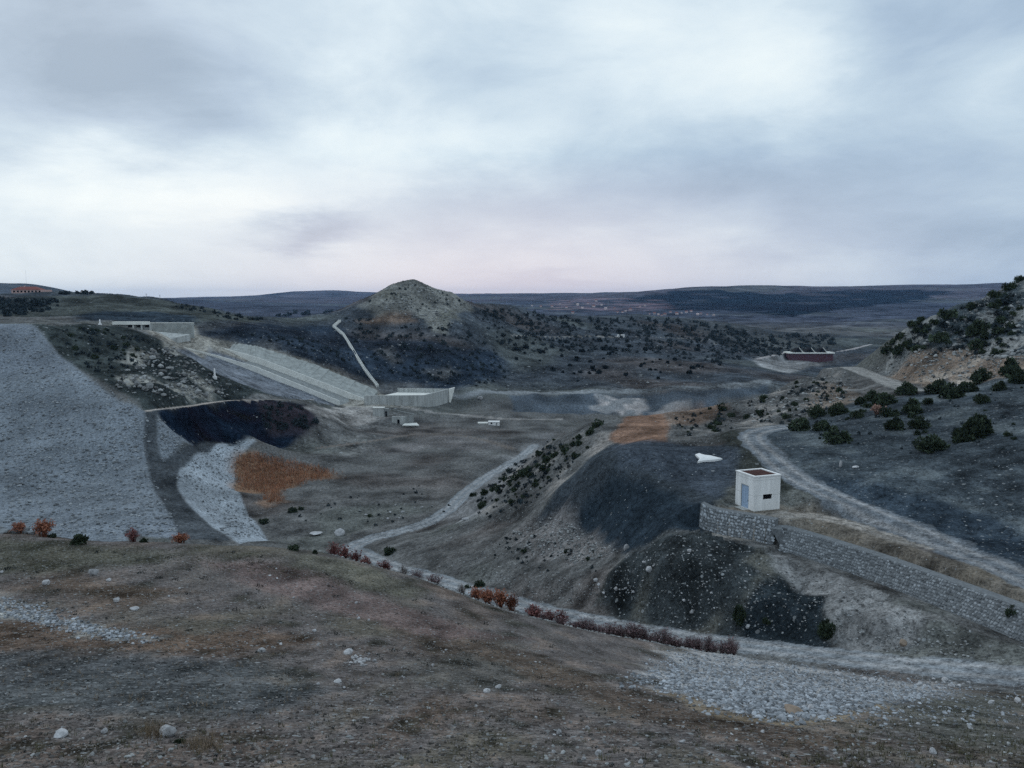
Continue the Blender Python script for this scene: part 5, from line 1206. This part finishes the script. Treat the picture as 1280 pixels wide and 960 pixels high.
mass([(990, 540), (1060, 505), (1270, 480), (1278, 560), (1100, 575)], 60, 2, 7); mass([(1105, 446), (1150, 405), (1250, 368), (1278, 370), (1278, 450)], 90, 4, 13); mass([(45, 410), (140, 411), (200, 430), (150, 480), (100, 455)], 70, 2.5, 8)
mass([(640, 665), (760, 690), (740, 730), (600, 700)], 40, 2, 6); mass([(340, 640), (560, 600), (580, 640), (420, 665)], 30, 2, 6)
sbo = sb.build('scrub', M_LEAFF, tint=True); sbo['kind'] = 'stuff'; tag(sbo, 'dark scrub dotted densely over the far hillsides', 'scrub')

# ------------------------------------------------------------------ bare red and purple bushes along the brow
def twig_mesh(seed, m, leafy=0.0, n=70, w=.014):
    r = random.Random(seed); b = MB()
    for _ in range(n):
        a = r.uniform(0, 6.28); lean = r.uniform(.05, .75); h = r.uniform(.55, 1.0) * (1 - .35 * lean); d0 = r.uniform(0, .16); t = r.random()
        base = Vector((d0 * math.cos(a), d0 * math.sin(a), -.05)); tip = Vector((lean * .55 * math.cos(a) + r.gauss(0, .05), lean * .55 * math.sin(a) + r.gauss(0, .05), h)); mid_ = base.lerp(tip, .5) + Vector((r.gauss(0, .04), r.gauss(0, .04), .05))
        def rib(p, q, w0, w1):
            d = (q - p).normalized(); s = d.orthogonal().normalized(); s.rotate(Matrix.Rotation(r.uniform(0, 6.28), 3, d)); s2 = d.cross(s)
            for e in (s, s2): b.face([p - e * w0, p + e * w0, q + e * w1, q - e * w1], 0, min(1, t * .6 + r.random() * .4))
        rib(base, mid_, w * .6, w * .5); rib(mid_, tip, w * .5, w * .25)
        for k in range(3):
            q = base.lerp(tip, r.uniform(.4, .95)); e = q + Vector((r.gauss(0, .12), r.gauss(0, .12), r.uniform(.03, .2))); rib(q, e, w * .3, w * .15)
            if r.random() < leafy:
                for _k in range(4):
                    c = e + Vector((r.gauss(0, .05), r.gauss(0, .05), r.gauss(0, .05))); u = Vector((r.gauss(0, 1), r.gauss(0, 1), r.gauss(0, 1))).normalized(); v = u.orthogonal(); z = .035 * r.uniform(.6, 1.4)
                    b.face([c - v * z, c + u * z, c + v * z, c - u * z], 0, r.random())
    return b.mesh('twigs', m, tint=True)
TW = {'red': [twig_mesh(1, M_RED, .35), twig_mesh(2, M_RED, .35)], 'ora': [twig_mesh(3, M_ORA, .9), twig_mesh(4, M_ORA, .9)], 'pur': [twig_mesh(5, M_PUR, .1), twig_mesh(6, M_PUR, .1)], 'grey': [twig_mesh(7, M_GREYT, 0, 60), twig_mesh(8, M_GREYT, 0, 60)]}
def brow_bush(px, topy, wpx, kind, label, grp=None, off=1.03):
    a = math.atan((px - 640) / 1000); r = float(np.interp(a, b_az, b_r)) * off; x, y = r * math.sin(a), r * math.cos(a); z = ground_z(x, y)
    zt = px_dir(px, topy)[1] * y; h = max(.5, zt - z); s = wpx * y / 1000
    o = put({'red': 'red_bush', 'ora': 'rust_bush', 'pur': 'bare_bush', 'grey': 'bare_bush'}[kind], rnd.choice(TW[kind]), (x, y, z), rnd.uniform(0, 6.28), (s * 1.1, s * 1.1, h)); tag(o, label, 'bush', grp)
for a in [(8, 652, 18, 'ora', 'brown bush at the left frame edge on the brow', None, .99), (38, 649, 24, 'ora', 'rust brown bush on the brow against the dam face', None, .99), (153, 659, 20, 'red', 'crimson bush on the brow in front of the dam face', None, .985), (215, 666, 22, 'ora', 'faded rust bush with dry stems on the brow below the berm', None, .985),
          (410, 676, 18, 'red', 'tall dark red bush, first of the row along the brow'), (424, 680, 20, 'red', 'dark red bush in the row left of the road bend', 'red bushes left of the road bend'), (438, 686, 18, 'red', 'dark red bush in the row left of the road bend', 'red bushes left of the road bend'), (452, 694, 18, 'red', 'dark red bush in the row left of the road bend', 'red bushes left of the road bend'),
          (477, 699, 28, 'red', 'round red bush alone right of the road bend'), (500, 702, 18, 'grey', 'thin grey bare bush between the red and purple bushes'), (518, 710, 24, 'pur', 'purple bare bush, left one above the brow middle'), (538, 716, 28, 'pur', 'wide purple bare bush, right one above the brow middle'), (575, 728, 18, 'grey', 'thin grey bare bush left of the orange bushes'),
          (593, 734, 18, 'ora', 'bright orange bush in the clump beside the lower road', 'orange bushes'), (608, 735, 20, 'ora', 'bright orange bush in the clump beside the lower road', 'orange bushes'), (624, 736, 20, 'ora', 'bright orange bush in the clump beside the lower road', 'orange bushes'), (640, 740, 18, 'ora', 'bright orange bush in the clump beside the lower road', 'orange bushes')]:
    brow_bush(*a)
for k in range(30):
    px = 662 + k * 9.3 + rnd.uniform(-4, 4); lo_ = px < 735; red = lo_ or k % 6 == 0
    brow_bush(px, (757 + (px - 660) * .19 if lo_ else 773 + (px - 740) * .12) + rnd.uniform(-5, 9), rnd.uniform(16, 34), 'red' if (red and k % 2) else 'pur', 'red tinged bare bush in the long brush strip beside the lower road' if (red and k % 2) else 'purple grey bare bush in the long brush strip beside the lower road', 'red tinged bushes along the lower road' if (red and k % 2) else 'bare bushes along the lower road', rnd.uniform(1.01, 1.035))
# reddish bush among the belt of shrubs
p = cast(1097, 518); o = put('pink_bush', twig_mesh(9, mat('pink_twig', A3(108, 92, 88), .85, .25, 3, tint=.4), .8), p, 0, (2.6, 2.6, 2.0)); tag(o, 'faded pink bush among the dark shrubs above the upper road', 'bush')

M_TUFT = mat('tuft_leaf', A3(30, 37, 39), .9, .3, 3, tint=.5)
# ------------------------------------------------------------------ reeds, dry grass
def blades(name, spots, m, h0, h1, w, nb, label, cat, lean=.35):
    b = MB()
    for p in spots:
        for _ in range(nb):
            a = rnd.uniform(0, 6.28); q = p + Vector((rnd.gauss(0, w * 4), rnd.gauss(0, w * 4), -.02)); h = rnd.uniform(h0, h1); t = q + Vector((math.cos(a) * h * rnd.uniform(0, lean), math.sin(a) * h * rnd.uniform(0, lean), h)); s = Vector((math.sin(a), -math.cos(a), 0)) * w
            b.face([q - s, q + s, t + s * .15, t - s * .15], 0, rnd.random())
    o = b.build(name, m, tint=True); o['kind'] = 'stuff'; tag(o, label, cat)
RQ = [(298, 574), (320, 567), (345, 573), (418, 590), (410, 597), (380, 603), (352, 612), (348, 627), (336, 630), (330, 615), (303, 612), (297, 600)]
blades('reeds', [cast(x_ + rnd.gauss(0, 5), y_ + rnd.gauss(0, 1.8)) for x_, y_ in (pick(RQ) for _ in range(2600))], M_REED, .5, 1.3, .07, 3, 'rust coloured reeds growing in a patch on the valley floor', 'reeds')
gs = [cast(*pick([(0, 690), (300, 690), (560, 755), (760, 830), (700, 900), (300, 900), (0, 860)])) for _ in range(1500)]
blades('dry_grass', gs, M_STRAW, .03, .13, .006, 8, 'dry straw coloured grass on the near slope', 'grass', .8)
gs = [cast(*pick([(0, 668), (200, 686), (400, 696), (540, 738), (500, 745), (380, 725), (200, 705), (0, 715)])) for _ in range(1500)] + [cast(*pick([(0, 900), (640, 900), (1280, 900), (1280, 960), (0, 960)])) for _ in range(300)] + [cast(*pick([(1100, 890), (1280, 870), (1280, 960), (1000, 960)])) for _ in range(300)]
blades('green_grass', gs, M_GRASS, .03, .12, .008, 9, 'dull green grass in patches on the near slope', 'grass', .9)
gs = [cast(190 + rnd.gauss(0, 9), 918 + rnd.gauss(0, 4)) for _ in range(60)] + [cast(255 + rnd.gauss(0, 12), 935 + rnd.gauss(0, 5)) for _ in range(60)]
blades('straw_tuft', gs, M_STRAW, .08, .3, .004, 7, 'taller dry stems beside the largest white stone', 'dry stems', .7)

td = MB()
for _ in range(520):
    x, y = pick([(0, 690), (300, 690), (560, 755), (820, 850), (1280, 900), (1280, 960), (0, 960)]); p = cast(x, y); s = rnd.uniform(3, 11) * p.y / 1000; t0 = rnd.random() * .6
    for _k in range(26):
        c = p + Vector((rnd.gauss(0, .3), rnd.gauss(0, .3), abs(rnd.gauss(.06, .09)))) * s; u = Vector((rnd.gauss(0, 1), rnd.gauss(0, 1), rnd.gauss(.6, .7))).normalized(); v = u.orthogonal().normalized(); e = s * rnd.uniform(.08, .2)
        td.face([c - v * e * .4, c + v * e * .4, c + u * e * 1.4], 0, t0 + rnd.random() * .4)
o = td.build('low_tufts', M_TUFT, tint=True); o['kind'] = 'stuff'; tag(o, 'low dark tufts dotted over the near slope', 'tufts')

# ------------------------------------------------------------------ the air between
hz = MB(); zmin = float(GZ.min()) - 1.0; zmax = float(max(GZ.max(), 40)) + 30.0
hz.box(-16900, 16900, -16900, 16900, zmin, zmax)
hm = bpy.data.materials.new('haze'); nt, N, L = nodes(hm); nt.nodes.clear(); ho = N('ShaderNodeOutputMaterial'); pv = N('ShaderNodeVolumePrincipled')
pv.inputs['Color'].default_value = (.34, .60, 1.0, 1); pv.inputs['Density'].default_value = HAZE; pv.inputs['Anisotropy'].default_value = 0.1
L(pv.outputs[0], ho.inputs['Volume'])
ho_ = hz.build('haze', hm); ho_['kind'] = 'stuff'
print('done', round(time.time() - T0, 1))
